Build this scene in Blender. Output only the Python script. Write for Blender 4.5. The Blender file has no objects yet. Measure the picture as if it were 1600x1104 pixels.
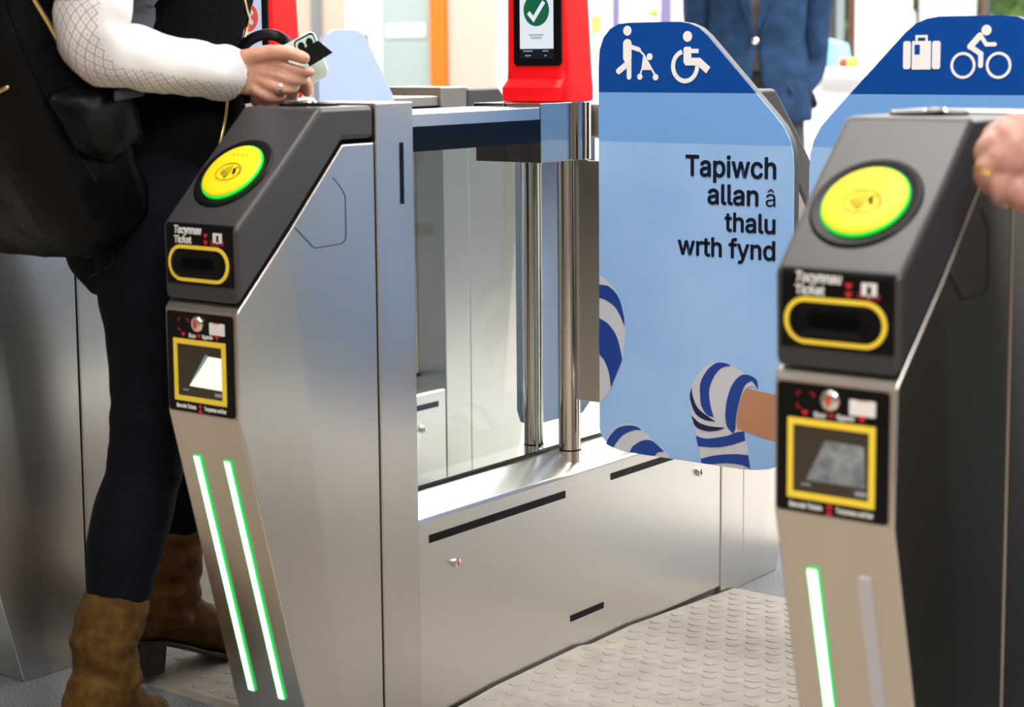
import bpy, bmesh, math, random
from mathutils import Vector, Matrix, noise
R = math.radians
random.seed(7)
scene = bpy.context.scene
C = scene.collection
V = Vector

# ------------------------------------------------------------------ camera
CAM = V((1.84971, -1.76638, 1.07679))
YAW, PITCH, ROLL, FPX, CY = 0.65775, 0.11941, -0.00871, 2864.4455, 425.459
cf = V((-math.sin(YAW) * math.cos(PITCH), math.cos(YAW) * math.cos(PITCH), -math.sin(PITCH)))
cr0 = V((math.cos(YAW), math.sin(YAW), 0))
cu0 = cr0.cross(cf)
cr = cr0 * math.cos(ROLL) + cu0 * math.sin(ROLL)
cu = -cr0 * math.sin(ROLL) + cu0 * math.cos(ROLL)
cam_data = bpy.data.cameras.new('camera')
cam = bpy.data.objects.new('camera', cam_data)
C.objects.link(cam)
cam.matrix_world = Matrix(((cr.x, cu.x, -cf.x, CAM.x), (cr.y, cu.y, -cf.y, CAM.y), (cr.z, cu.z, -cf.z, CAM.z), (0, 0, 0, 1)))
cam_data.sensor_fit = 'HORIZONTAL'
cam_data.sensor_width = 36
cam_data.lens = FPX * 36 / 1600
cam_data.shift_y = (CY - 552) / 1600
cam_data.clip_start = 0.05
cam_data.dof.use_dof = True
cam_data.dof.focus_distance = 3.2
cam_data.dof.aperture_fstop = 4.2
scene.camera = cam

# ------------------------------------------------------------------ world and big lights
world = bpy.data.worlds.new('world')
scene.world = world
world.use_nodes = True
bg = world.node_tree.nodes['Background']
bg.inputs[0].default_value = (0.86, 0.93, 1.0, 1)
bg.inputs[1].default_value = 1.6

def area(name, loc, size, energy, color=(1, 1, 1), rot=(0, 0, 0)):
    l = bpy.data.lights.new(name, 'AREA')
    l.shape = 'RECTANGLE'
    l.size, l.size_y = size
    l.energy = energy
    l.color = color
    o = bpy.data.objects.new(name, l)
    C.objects.link(o)
    o.location = loc
    o.rotation_euler = rot
    return o

# ceiling luminaires of the hall: bright rows towards the back, softer ones over the gates
area('hall_light', (-3.0, 4.0, 3.12), (7.5, 1.8), 420, (1.0, 0.98, 0.95))
area('hall_light', (2.8, 3.8, 3.12), (3.6, 1.8), 400, (1.0, 0.98, 0.95))
area('gate_light', (0.35, 0.1, 3.12), (1.5, 0.8), 60, (1.0, 0.96, 0.90))
area('gate_light', (2.5, -1.7, 3.12), (1.6, 1.4), 150, (1.0, 0.97, 0.93))
area('gate_light', (-0.5, -3.2, 3.12), (3.0, 0.8), 24, (1.0, 0.965, 0.92))

vs = scene.view_settings
vs.view_transform = 'Standard'
vs.look = 'None'
vs.exposure = 0.0
vs.gamma = 1.0
vs.use_curve_mapping = False

# ------------------------------------------------------------------ pixel helpers (photo frame 1600x1104)
def ray(px, py):
    return cf + cr * ((px - 800) / FPX) - cu * ((py - CY) / FPX)
def at(px, py, d):
    return CAM + ray(px, py) * d
def atX(x, px, py):
    r = ray(px, py)
    return CAM + r * ((x - CAM.x) / r.x)
def atY(y, px, py):
    r = ray(px, py)
    return CAM + r * ((y - CAM.y) / r.y)

# ------------------------------------------------------------------ materials
def mat(name, color, rough=0.5, metal=0.0, spec=0.5, emit=None, estr=0.0, coat=0.0):
    m = bpy.data.materials.new(name)
    m.use_nodes = True
    p = m.node_tree.nodes['Principled BSDF']
    p.inputs['Base Color'].default_value = (*color, 1)
    p.inputs['Roughness'].default_value = rough
    p.inputs['Metallic'].default_value = metal
    p.inputs['Specular IOR Level'].default_value = spec
    p.inputs['Coat Weight'].default_value = coat
    if emit:
        p.inputs['Emission Color'].default_value = (*emit, 1)
        p.inputs['Emission Strength'].default_value = estr
    return m
def nodes(m):
    return m.node_tree.nodes, m.node_tree.links, m.node_tree.nodes['Principled BSDF']
def add_noise(m, scale=(40, 40, 40), detail=3, bump=0.0, dist=0.001, rough=None, mix=None, coord='Object'):
    """noise-driven bump, roughness range and colour mix"""
    n, l, p = nodes(m)
    tc = n.new('ShaderNodeTexCoord'); mp = n.new('ShaderNodeMapping')
    mp.inputs['Scale'].default_value = scale
    l.new(tc.outputs[coord], mp.inputs[0])
    nz = n.new('ShaderNodeTexNoise'); nz.inputs['Scale'].default_value = 1; nz.inputs['Detail'].default_value = detail
    l.new(mp.outputs[0], nz.inputs[0])
    if bump:
        b = n.new('ShaderNodeBump'); b.inputs['Strength'].default_value = bump; b.inputs['Distance'].default_value = dist
        l.new(nz.outputs[0], b.inputs['Height']); l.new(b.outputs[0], p.inputs['Normal'])
    if rough:
        r = n.new('ShaderNodeMapRange'); r.inputs[3].default_value, r.inputs[4].default_value = rough
        r.inputs[1].default_value, r.inputs[2].default_value = 0.3, 0.7
        l.new(nz.outputs[0], r.inputs[0]); l.new(r.outputs[0], p.inputs['Roughness'])
    if mix:
        cr_ = n.new('ShaderNodeValToRGB')
        cr_.color_ramp.elements[0].position, cr_.color_ramp.elements[1].position = 0.35, 0.65
        cr_.color_ramp.elements[0].color = (*mix[0], 1); cr_.color_ramp.elements[1].color = (*mix[1], 1)
        l.new(nz.outputs[0], cr_.inputs[0]); l.new(cr_.outputs[0], p.inputs['Base Color'])
    return m

M = {}
M['steel'] = add_noise(mat('brushed_steel', (0.63, 0.61, 0.585), 0.29, 1.0), (7, 7, 3), 3, mix=((0.615, 0.595, 0.57), (0.645, 0.625, 0.60)))
M['steel_flat'] = mat('brushed_steel_sheet', (0.68, 0.665, 0.645), 0.3, 1.0)
M['polished'] = add_noise(mat('polished_steel', (0.66, 0.63, 0.6), 0.12, 1.0), (30, 30, 2), 2, rough=(0.1, 0.17))
M['cap'] = add_noise(mat('charcoal_plastic', (0.036, 0.035, 0.038), 0.42, 0.0, 0.5), (900, 900, 900), 2, bump=0.08, dist=0.0004)
M['rearcap'] = M['cap']
M['black'] = mat('black_plastic', (0.004, 0.004, 0.005), 0.35, spec=0.14)
M['gloss'] = mat('gloss_black_label', (0.004, 0.004, 0.005), 0.3, spec=0.18)
M['recess'] = mat('dark_recess', (0.002, 0.002, 0.002), 0.7, spec=0.05)
M['yellow'] = mat('glowing_yellow_enamel', (0.84, 0.58, 0.008), 0.45, spec=0.3, emit=(1.0, 0.76, 0.03), estr=0.06)  # brightness helped by a faint glow put into the enamel
M['yring'] = mat('yellow_print', (0.95, 0.71, 0.06), 0.4)
M['greenring'] = mat('green_light_ring', (0.0, 0.4, 0.03), 0.4, emit=(0.0, 0.85, 0.06), estr=0.75)
M['led'] = mat('green_led_strip', (0.5, 1.0, 0.6), 0.4, emit=(0.42, 1.0, 0.52), estr=5.0)
M['ledoff'] = mat('unlit_led_strip', (0.55, 0.54, 0.6), 0.4)
M['ledhalo'] = mat('green_led_halo', (0.05, 0.5, 0.12), 0.5, emit=(0.02, 0.75, 0.14), estr=0.55)  # halo round a lit strip, put into a dim glowing border
M['white'] = mat('white_print', (0.82, 0.82, 0.82), 0.5)
M['signwhite'] = mat('white_sign_print', (0.86, 0.86, 0.88), 0.4)
M['red'] = mat('red_print', (0.7, 0.02, 0.03), 0.5)
M['ink'] = mat('dark_navy_ink', (0.004, 0.008, 0.022), 0.6, spec=0.15)
M['inkbrown'] = mat('brown_line_print', (0.16, 0.09, 0.0), 0.5)
M['redhead'] = mat('red_casing', (0.78, 0.004, 0.008), 0.42, 0, 0.25)
M['screenwhite'] = mat('lit_screen_white', (0.35, 0.4, 0.45), 0.3, emit=(0.80, 0.88, 1.0), estr=0.5)
M['screenblue'] = mat('lit_screen_blue', (0.3, 0.36, 0.5), 0.3, emit=(0.6, 0.72, 0.95), estr=0.5)
M['screengreen'] = mat('screen_green', (0.008, 0.09, 0.045), 0.2, emit=(0.01, 0.12, 0.06), estr=0.3)
M['screenred'] = mat('screen_red', (0.5, 0.06, 0.05), 0.2, emit=(0.55, 0.07, 0.05), estr=0.6)
M['screendark'] = mat('screen_dark', (0.01, 0.014, 0.025), 0.12)
M['greytext'] = mat('grey_text', (0.3, 0.34, 0.4), 0.5)
M['sblue'] = add_noise(mat('sky_blue_print', (0.29, 0.49, 0.83), 0.42, spec=0.3), (5, 5, 5), 2, mix=((0.265, 0.46, 0.81), (0.32, 0.52, 0.85)))
M['mblue'] = mat('mid_blue_print', (0.165, 0.37, 0.76), 0.42, spec=0.3)
M['dblue'] = mat('royal_blue_print', (0.0, 0.058, 0.31), 0.45, spec=0.2)
M['pblue'] = mat('pale_blue_panel', (0.40, 0.50, 0.72), 0.5, spec=0.3)
M['rim'] = mat('grey_panel_rim', (0.06, 0.06, 0.068), 0.5, spec=0.3)
M['sockblue'] = mat('sock_blue_print', (0.008, 0.045, 0.28), 0.4)
M['sockdark'] = mat('sock_dark_navy_print', (0.004, 0.008, 0.06), 0.4)  # navy of two darker printed stripes
M['sockwhite'] = mat('sock_white_print', (0.56, 0.56, 0.62), 0.4)
M['skinprint'] = mat('skin_print', (0.45, 0.22, 0.12), 0.4)
M['glass'] = mat('clear_glass', (0.88, 0.96, 0.95), 0.0)
_n, _l, _p = nodes(M['glass']); _p.inputs['Transmission Weight'].default_value = 1.0; _p.inputs['IOR'].default_value = 1.45
M['glassedge'] = mat('green_glass_edge', (0.45, 0.62, 0.55), 0.2)
M['rubber'] = mat('black_rubber', (0.012, 0.012, 0.013), 0.6)
M['band'] = mat('black_rail_band', (0.002, 0.003, 0.006), 0.15, spec=0.2)
M['mat'] = add_noise(mat('beige_stud_rubber', (0.3, 0.27, 0.235), 0.6, spec=0.25), (22, 22, 22), 5, bump=0.1, dist=0.001, mix=((0.255, 0.228, 0.198), (0.315, 0.285, 0.25)))
def crumbs(m, col=(0.16, 0.08, 0.02)):
    n, l, p = nodes(m)
    src = p.inputs['Base Color'].links[0].from_socket
    tc = n.new('ShaderNodeTexCoord'); vo = n.new('ShaderNodeTexVoronoi'); vo.inputs['Scale'].default_value = 15
    nz = n.new('ShaderNodeTexNoise'); nz.inputs['Scale'].default_value = 160
    l.new(tc.outputs['Object'], vo.inputs[0]); l.new(tc.outputs['Object'], nz.inputs[0])
    a = n.new('ShaderNodeMath'); a.operation = 'MULTIPLY_ADD'; a.inputs[1].default_value = 0.16; l.new(nz.outputs[0], a.inputs[0]); l.new(vo.outputs['Distance'], a.inputs[2])
    b = n.new('ShaderNodeMath'); b.operation = 'LESS_THAN'; b.inputs[1].default_value = 0.145; l.new(a.outputs[0], b.inputs[0])
    sx = n.new('ShaderNodeSeparateColor'); l.new(vo.outputs['Color'], sx.inputs[0])
    c = n.new('ShaderNodeMath'); c.operation = 'LESS_THAN'; c.inputs[1].default_value = 0.16; l.new(sx.outputs[0], c.inputs[0])
    d = n.new('ShaderNodeMath'); d.operation = 'MULTIPLY'; l.new(b.outputs[0], d.inputs[0]); l.new(c.outputs[0], d.inputs[1])
    mx = n.new('ShaderNodeMix'); mx.data_type = 'RGBA'; mx.inputs[7].default_value = (*col, 1)
    l.new(d.outputs[0], mx.inputs[0]); l.new(src, mx.inputs[6]); l.new(mx.outputs[2], p.inputs['Base Color'])
crumbs(M['mat'])
M['skin'] = add_noise(mat('skin', (0.66, 0.36, 0.26), 0.45), (60, 60, 60), 3, mix=((0.52, 0.255, 0.175), (0.62, 0.335, 0.245)), bump=0.08, dist=0.001)
_n, _l, _p = nodes(M['skin']); _p.inputs['Subsurface Weight'].default_value = 0.15; _p.inputs['Subsurface Radius'].default_value = (0.01, 0.004, 0.002)
M['skinred'] = add_noise(mat('flushed_skin', (0.62, 0.32, 0.26), 0.45), (50, 50, 50), 3, mix=((0.40, 0.18, 0.145), (0.52, 0.29, 0.24)), bump=0.1, dist=0.001)
M['fleece'] = add_noise(mat('black_fleece', (0.0045, 0.0045, 0.0065), 0.95, spec=0.05), (160, 160, 160), 4, bump=0.9, dist=0.004)
M['knit'] = add_noise(mat('navy_knit', (0.006, 0.008, 0.022), 0.9, spec=0.1), (200, 200, 200), 2, bump=0.6, dist=0.003)
M['denim'] = add_noise(mat('dark_denim', (0.004, 0.006, 0.013), 0.8, spec=0.1), (300, 300, 300), 3, bump=0.3, dist=0.001, mix=((0.0018, 0.0026, 0.0055), (0.0032, 0.0046, 0.0095)))
M['leather'] = add_noise(mat('black_leather', (0.002, 0.002, 0.0025), 0.34, spec=0.12), (45, 45, 45), 5, bump=0.25, dist=0.004, rough=(0.3, 0.5))
M['suede'] = add_noise(mat('brown_suede', (0.11, 0.055, 0.015), 0.85, spec=0.15), (45, 45, 45), 5, bump=0.3, dist=0.003, mix=((0.048, 0.023, 0.005), (0.095, 0.047, 0.012)))
M['heel'] = mat('dark_heel', (0.018, 0.013, 0.010), 0.4)
M['brass'] = mat('brass_zip', (0.72, 0.52, 0.24), 0.3, 1.0)
M['silver'] = mat('silver', (0.8, 0.78, 0.75), 0.2, 1.0)
M['gold'] = mat('gold_ring', (0.9, 0.6, 0.25), 0.2, 1.0)
M['jacket'] = add_noise(mat('blue_jacket_cloth', (0.028, 0.068, 0.165), 0.85, spec=0.1), (18, 18, 18), 4, bump=0.2, dist=0.004, mix=((0.012, 0.030, 0.072), (0.021, 0.050, 0.115)))
M['jersey'] = add_noise(mat('grey_brown_jersey', (0.13, 0.105, 0.10), 0.85), (10, 10, 260), 2, mix=((0.10, 0.08, 0.08), (0.17, 0.14, 0.13)))
M['trouser'] = mat('charcoal_trouser', (0.03, 0.03, 0.035), 0.8)
M['coat'] = mat('black_coat', (0.004, 0.004, 0.005), 0.85, spec=0.1)
M['mint'] = mat('mint_phone', (0.55, 0.72, 0.66), 0.2, coat=0.6)
M['phonedark'] = mat('phone_lens', (0.006, 0.006, 0.008), 0.3, spec=0.2)
M['card'] = mat('black_card', (0.003, 0.003, 0.004), 0.6, spec=0.1)
M['wallwhite'] = mat('white_wall_paint', (0.88, 0.87, 0.85), 0.6)
M['ceil'] = mat('ceiling_white', (0.78, 0.77, 0.75), 0.7)
M['cream'] = mat('cream_paint', (0.44, 0.375, 0.30), 0.6)
M['peach'] = mat('peach_paint', (0.46, 0.385, 0.33), 0.6)
M['orange'] = mat('orange_frame', (0.46, 0.15, 0.02), 0.7, spec=0.1)
M['frost'] = mat('frosted_pane', (0.30, 0.375, 0.37), 0.6)
M['greyframe'] = mat('grey_frame', (0.18, 0.19, 0.20), 0.5)
M['violetframe'] = mat('violet_grey_frame', (0.16, 0.14, 0.30), 0.5)
M['brownframe'] = mat('brown_frame', (0.09, 0.045, 0.03), 0.4)
M['paper'] = mat('poster_paper', (0.62, 0.60, 0.58), 0.6)
M['papergrey'] = mat('grey_poster', (0.42, 0.46, 0.46), 0.6)
M['countertop'] = mat('white_counter', (0.88, 0.9, 0.92), 0.35)
M['leaf'] = add_noise(mat('foliage', (0.10, 0.28, 0.06), 0.6), (9, 9, 9), 4, mix=((0.03, 0.12, 0.03), (0.35, 0.5, 0.12)))
M['blocker_wall'] = mat('dark_blocker_wall', (0.006, 0.005, 0.004), 0.7, spec=0.05)
M['blocker_floor'] = mat('black_blocker_floor', (0.004, 0.004, 0.004), 0.9, spec=0.02)
M['floor'] = None
def floor_mat():
    m = mat('grey_speckled_floor', (0.10, 0.115, 0.13), 0.32)
    n, l, p = nodes(m)
    tc = n.new('ShaderNodeTexCoord')
    a = n.new('ShaderNodeTexNoise'); a.inputs['Scale'].default_value = 260; a.inputs['Detail'].default_value = 2
    b = n.new('ShaderNodeTexNoise'); b.inputs['Scale'].default_value = 6; b.inputs['Detail'].default_value = 4
    l.new(tc.outputs['Object'], a.inputs[0]); l.new(tc.outputs['Object'], b.inputs[0])
    r1 = n.new('ShaderNodeValToRGB'); r1.color_ramp.elements[0].position = 0.4; r1.color_ramp.elements[1].position = 0.72
    r1.color_ramp.elements[0].color = (0.055, 0.068, 0.085, 1); r1.color_ramp.elements[1].color = (0.30, 0.31, 0.32, 1)
    l.new(a.outputs[0], r1.inputs[0])
    mx = n.new('ShaderNodeMix'); mx.data_type = 'RGBA'; mx.inputs[0].default_value = 0.25
    r2 = n.new('ShaderNodeValToRGB'); r2.color_ramp.elements[0].color = (0.05, 0.06, 0.075, 1); r2.color_ramp.elements[1].color = (0.2, 0.2, 0.21, 1)
    l.new(b.outputs[0], r2.inputs[0]); l.new(r1.outputs[0], mx.inputs[6]); l.new(r2.outputs[0], mx.inputs[7]); l.new(mx.outputs[2], p.inputs['Base Color'])
    return m
M['pale'] = add_noise(mat('pale_stone_floor', (0.6, 0.58, 0.55), 0.3), (5, 5, 5), 5, mix=((0.55, 0.53, 0.5), (0.64, 0.62, 0.6)))
M['floor'] = floor_mat()
M['stone'] = add_noise(mat('beige_stone_floor', (0.38, 0.31, 0.24), 0.4), (9, 9, 9), 5, mix=((0.33, 0.27, 0.21), (0.42, 0.35, 0.28)))
def lace_mat():
    """white cotton with a band of open-work diamonds running along the outside of the sleeve"""
    m = mat('white_cotton_lace', (0.80, 0.78, 0.78), 0.85, spec=0.2)
    n, l, p = nodes(m)
    uv = n.new('ShaderNodeUVMap'); sp = n.new('ShaderNodeSeparateXYZ'); l.new(uv.outputs[0], sp.inputs[0])
    def mth(op, a, b=None):
        k = n.new('ShaderNodeMath'); k.operation = op
        for i, s in enumerate((a, b)):
            if s is None: continue
            if isinstance(s, (int, float)): k.inputs[i].default_value = s
            else: l.new(s, k.inputs[i])
        return k.outputs[0]
    u, v = sp.outputs[0], sp.outputs[1]
    us = mth('MULTIPLY', u, 22); vs_ = mth('MULTIPLY', v, 32)
    s = mth('ADD', us, vs_); d = mth('SUBTRACT', us, vs_)
    e1 = mth('ABSOLUTE', mth('SUBTRACT', mth('FRACT', s), 0.5)); e2 = mth('ABSOLUTE', mth('SUBTRACT', mth('FRACT', d), 0.5))
    line = mth('MAXIMUM', e1, e2)                       # 0.5 at the lattice lines
    dot = mth('LESS_THAN', mth('ADD', e1, e2), 0.17)
    ln = mth('MAXIMUM', mth('GREATER_THAN', line, 0.43), mth('MULTIPLY', dot, 0.6))
    band = mth('MULTIPLY', mth('GREATER_THAN', u, 0.02), mth('LESS_THAN', u, 0.36))
    msk = mth('MULTIPLY', ln, band)
    mx = n.new('ShaderNodeMix'); mx.data_type = 'RGBA'
    mx.inputs[6].default_value = (0.74, 0.735, 0.76, 1); mx.inputs[7].default_value = (0.24, 0.19, 0.22, 1)
    l.new(mth('MULTIPLY', msk, 0.75), mx.inputs[0]); l.new(mx.outputs[2], p.inputs['Base Color'])
    b = n.new('ShaderNodeBump'); b.inputs['Strength'].default_value = 0.5; b.inputs['Distance'].default_value = 0.002; b.invert = True
    l.new(msk, b.inputs['Height']); l.new(b.outputs[0], p.inputs['Normal'])
    return m
M['lace'] = lace_mat()

# ------------------------------------------------------------------ object helpers
def thing(name, label, cat, loc=(0, 0, 0), rotz=0.0, group=None):
    o = bpy.data.objects.new(name, None)
    o.empty_display_size = 0.05
    C.objects.link(o)
    o.location = loc
    o.rotation_euler = (0, 0, rotz)
    o['label'] = label
    o['category'] = cat
    if group: o['group'] = group
    return o
def tag(o, label, cat, group=None):
    o['label'] = label
    o['category'] = cat
    if group: o['group'] = group
    return o
def structure(o):
    o['kind'] = 'structure'
    return o
def link(name, me, mats, parent=None, smooth=None, label=None):
    if not isinstance(mats, (list, tuple)): mats = [mats]
    for m in mats: me.materials.append(m)
    if smooth is not None:
        me.polygons.foreach_set('use_smooth', [True] * len(me.polygons))
        if smooth < 179: me.set_sharp_from_angle(angle=R(smooth))
    o = bpy.data.objects.new(name, me)
    C.objects.link(o)
    if parent: o.parent = parent
    if label: o['label'] = label
    return o
def obj(name, bm, mats, parent=None, smooth=None, bevel=0.0, seg=2, label=None):
    bmesh.ops.recalc_face_normals(bm, faces=bm.faces)
    me = bpy.data.meshes.new(name)
    bm.to_mesh(me)
    bm.free()
    o = link(name, me, mats, parent, 35 if (bevel and smooth is None) else smooth, label)
    if bevel:
        b = o.modifiers.new('bevel', 'BEVEL')
        b.width = bevel; b.segments = seg; b.limit_method = 'ANGLE'; b.angle_limit = R(35); b.harden_normals = True
    return o
def NB(): return bmesh.new()
def box(bm, x0, x1, y0, y1, z0, z1, mi=0):
    v = [bm.verts.new((x, y, z)) for x in (x0, x1) for y in (y0, y1) for z in (z0, z1)]
    for f in ((0, 1, 3, 2), (4, 6, 7, 5), (0, 4, 5, 1), (2, 3, 7, 6), (0, 2, 6, 4), (1, 5, 7, 3)):
        bm.faces.new([v[i] for i in f]).material_index = mi
    return bm
def prism(bm, pts, d, mi=0):
    """closed polygon of 3D points pushed along vector d"""
    a = [bm.verts.new(p) for p in pts]
    b = [bm.verts.new(V(p) + V(d)) for p in pts]
    n = len(a)
    fs = [bm.faces.new(a[::-1]), bm.faces.new(b)]
    for i in range(n): fs.append(bm.faces.new((a[i], a[(i + 1) % n], b[(i + 1) % n], b[i])))
    for f in fs: f.material_index = mi
    return bm
def loft(bm, rings, cap=True, mi=0, closed=False, uv=True):
    layer = bm.loops.layers.uv.verify() if uv else None
    rv = [[bm.verts.new(p) for p in r] for r in rings]
    n = len(rings[0]); m = len(rings)
    for j in range(m - 1 + (1 if closed else 0)):
        for i in range(n):
            f = bm.faces.new((rv[j][i], rv[j][(i + 1) % n], rv[(j + 1) % m][(i + 1) % n], rv[(j + 1) % m][i]))
            f.material_index = mi
            if uv:
                for lp, (a, b) in zip(f.loops, ((i, j), (i + 1, j), (i + 1, j + 1), (i, j + 1))):
                    lp[layer].uv = (a / n, b / max(1, m - 1))
    if cap and not closed:
        bm.faces.new(rv[0][::-1]).material_index = mi
        bm.faces.new(rv[-1]).material_index = mi
    return bm
def ell(c, a, b, n=24, ux=(1, 0, 0), uy=(0, 1, 0), p=2.0, rot=0.0):
    """super-ellipse ring"""
    c, ux, uy = V(c), V(ux), V(uy)
    out = []
    for i in range(n):
        t = 2 * math.pi * i / n
        x = math.copysign(abs(math.cos(t)) ** (2 / p), math.cos(t)) * a
        y = math.copysign(abs(math.sin(t)) ** (2 / p), math.sin(t)) * b
        x, y = x * math.cos(rot) - y * math.sin(rot), x * math.sin(rot) + y * math.cos(rot)
        out.append(c + ux * x + uy * y)
    return out
def smooth_path(pts, rad, k=6):
    """Catmull-Rom resampling of a path and its radii"""
    P = [V(p) for p in pts]
    rad = [r if isinstance(r, tuple) else (r, r) for r in rad]
    if k <= 1: return P, rad
    op, orr = [], []
    for i in range(len(P) - 1):
        p0, p1, p2, p3 = P[max(i - 1, 0)], P[i], P[i + 1], P[min(i + 2, len(P) - 1)]
        for j in range(k):
            t = j / k
            op.append(0.5 * ((2 * p1) + (p2 - p0) * t + (2 * p0 - 5 * p1 + 4 * p2 - p3) * t * t + (3 * p1 - p0 - 3 * p2 + p3) * t ** 3))
            s = t * t * (3 - 2 * t)
            orr.append(tuple(a * (1 - s) + b * s for a, b in zip(rad[i], rad[i + 1])))
    op.append(P[-1]); orr.append(rad[-1])
    return op, orr
def tube(bm, pts, rad, n=14, k=6, up=(0, 0, 1), round_ends=True, mi=0, cap=True):
    """swept tube; rad entries are r or (r_up, r_side)"""
    P, Rr = smooth_path(pts, rad, k)
    T = []
    for i in range(len(P)):
        t = P[min(i + 1, len(P) - 1)] - P[max(i - 1, 0)]
        T.append(t.normalized())
    u = V(up) - T[0] * V(up).dot(T[0])
    if u.length < 1e-4: u = V((1, 0, 0)) - T[0] * T[0].x
    u.normalize()
    rings = []
    for i in range(len(P)):
        u = (u - T[i] * u.dot(T[i])).normalized()
        s = T[i].cross(u)
        rings.append((P[i], u.copy(), s, Rr[i], T[i]))
    out = []
    if round_ends:
        p, a, s, r, t = rings[0]
        for q in (80, 55, 28):
            out.append(ell(p - t * min(r) * math.sin(R(q)), r[0] * math.cos(R(q)), r[1] * math.cos(R(q)), n, a, s))
    for p, a, s, r, t in rings: out.append(ell(p, r[0], r[1], n, a, s))
    if round_ends:
        p, a, s, r, t = rings[-1]
        for q in (28, 55, 80):
            out.append(ell(p + t * min(r) * math.sin(R(q)), r[0] * math.cos(R(q)), r[1] * math.cos(R(q)), n, a, s))
    return loft(bm, out, cap, mi)
def lathe(bm, prof, c=(0, 0, 0), n=32, mi=0, ax=((1, 0, 0), (0, 1, 0), (0, 0, 1))):
    c = V(c); ex, ey, ez = (V(a) for a in ax)
    rings = [[c + ex * (r * math.cos(2 * math.pi * i / n)) + ey * (r * math.sin(2 * math.pi * i / n)) + ez * z for i in range(n)] for r, z in prof]
    return loft(bm, rings, True, mi)
def jitter(bm, amp, freq, seed=0.0, zs=1.0):
    bm.normal_update()
    for v in bm.verts:
        q = V((v.co.x * freq + seed, v.co.y * freq, v.co.z * freq * zs))
        v.co += v.normal * (noise.noise(q) * amp)
    return bm
def remesh(bm, voxel, smooth_iter=4):
    """one continuous surface out of overlapping shapes"""
    bmesh.ops.recalc_face_normals(bm, faces=bm.faces)
    me = bpy.data.meshes.new('tmp'); bm.to_mesh(me); bm.free()
    o = bpy.data.objects.new('tmp', me); C.objects.link(o)
    r = o.modifiers.new('r', 'REMESH'); r.mode = 'VOXEL'; r.voxel_size = voxel
    if smooth_iter:
        s = o.modifiers.new('s', 'SMOOTH'); s.iterations = smooth_iter; s.factor = 0.5
    dg = bpy.context.evaluated_depsgraph_get()
    out = bpy.data.meshes.new_from_object(o.evaluated_get(dg))
    bpy.data.objects.remove(o)
    out.materials.clear()
    return out

# flat prints: 2D shapes in a frame (origin, ex, ey, normal)
class Frame:
    def __init__(s, o, ex, ey):
        s.o, s.ex, s.ey = V(o), V(ex).normalized(), V(ey).normalized()
        s.n = s.ex.cross(s.ey).normalized()
    def p(s, x, y, w=0.0): return s.o + s.ex * x + s.ey * y + s.n * w
def circle(cx, cy, r, n=28, ry=None):
    ry = r if ry is None else ry
    return [(cx + r * math.cos(2 * math.pi * i / n), cy + ry * math.sin(2 * math.pi * i / n)) for i in range(n)]
def rrect(x0, x1, y0, y1, r, n=6):
    out = []
    for cx, cy, a0 in ((x1 - r, y1 - r, 0), (x0 + r, y1 - r, 90), (x0 + r, y0 + r, 180), (x1 - r, y0 + r, 270)):
        for i in range(n + 1):
            a = R(a0 + 90 * i / n)
            out.append((cx + r * math.cos(a), cy + r * math.sin(a)))
    return out
def arc(cx, cy, r, a0, a1, n=20, ry=None):
    ry = r if ry is None else ry
    return [(cx + r * math.cos(R(a0 + (a1 - a0) * i / n)), cy + ry * math.sin(R(a0 + (a1 - a0) * i / n))) for i in range(n + 1)]
def stroke(pts, w, closed=False, caps=True):
    """polyline of width w as a list of quads (mitred) and round caps"""
    P = [V((a, b)) for a, b in pts]
    n = len(P); L = []
    for i in range(n):
        if closed: a, b = P[i - 1], P[(i + 1) % n]
        else: a, b = P[max(i - 1, 0)], P[min(i + 1, n - 1)]
        d1 = (P[i] - a).normalized() if (P[i] - a).length > 1e-9 else None
        d2 = (b - P[i]).normalized() if (b - P[i]).length > 1e-9 else None
        d = ((d1 or d2) + (d2 or d1))
        d = d.normalized() if d.length > 1e-6 else (d1 or d2)
        nn = V((-d.y, d.x))
        ref = d1 or d2
        c = max(0.4, abs(nn.dot(V((-ref.y, ref.x)))))
        L.append((P[i] + nn * (w / 2 / c), P[i] - nn * (w / 2 / c)))
    out = []
    for i in range(n if closed else n - 1):
        a, b = L[i], L[(i + 1) % n]
        out.append([tuple(a[0]), tuple(a[1]), tuple(b[1]), tuple(b[0])])
    if caps and not closed:
        out += [circle(*P[0], w / 2, 14), circle(*P[-1], w / 2, 14)]
    return out
def decal(name, polys, m, parent, fr, w0=0.0003, th=0.0005, label=None):
    bm = NB()
    for poly in polys:
        q = [poly[i] for i in range(len(poly)) if (V(poly[i]) - V(poly[i - 1])).length > 1e-7]
        if len(q) < 3: continue
        prism(bm, [fr.p(x, y, w0) for x, y in q], fr.n * (th + 0.00002 * (len(bm.faces) % 97) / 4))
    return obj(name, bm, m, parent, label=label)
try:
    import os
    FONT = bpy.data.fonts.load(os.path.join(bpy.utils.system_resource('DATAFILES'), 'fonts', 'Inter.woff2'))
except Exception:
    FONT = None
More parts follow.
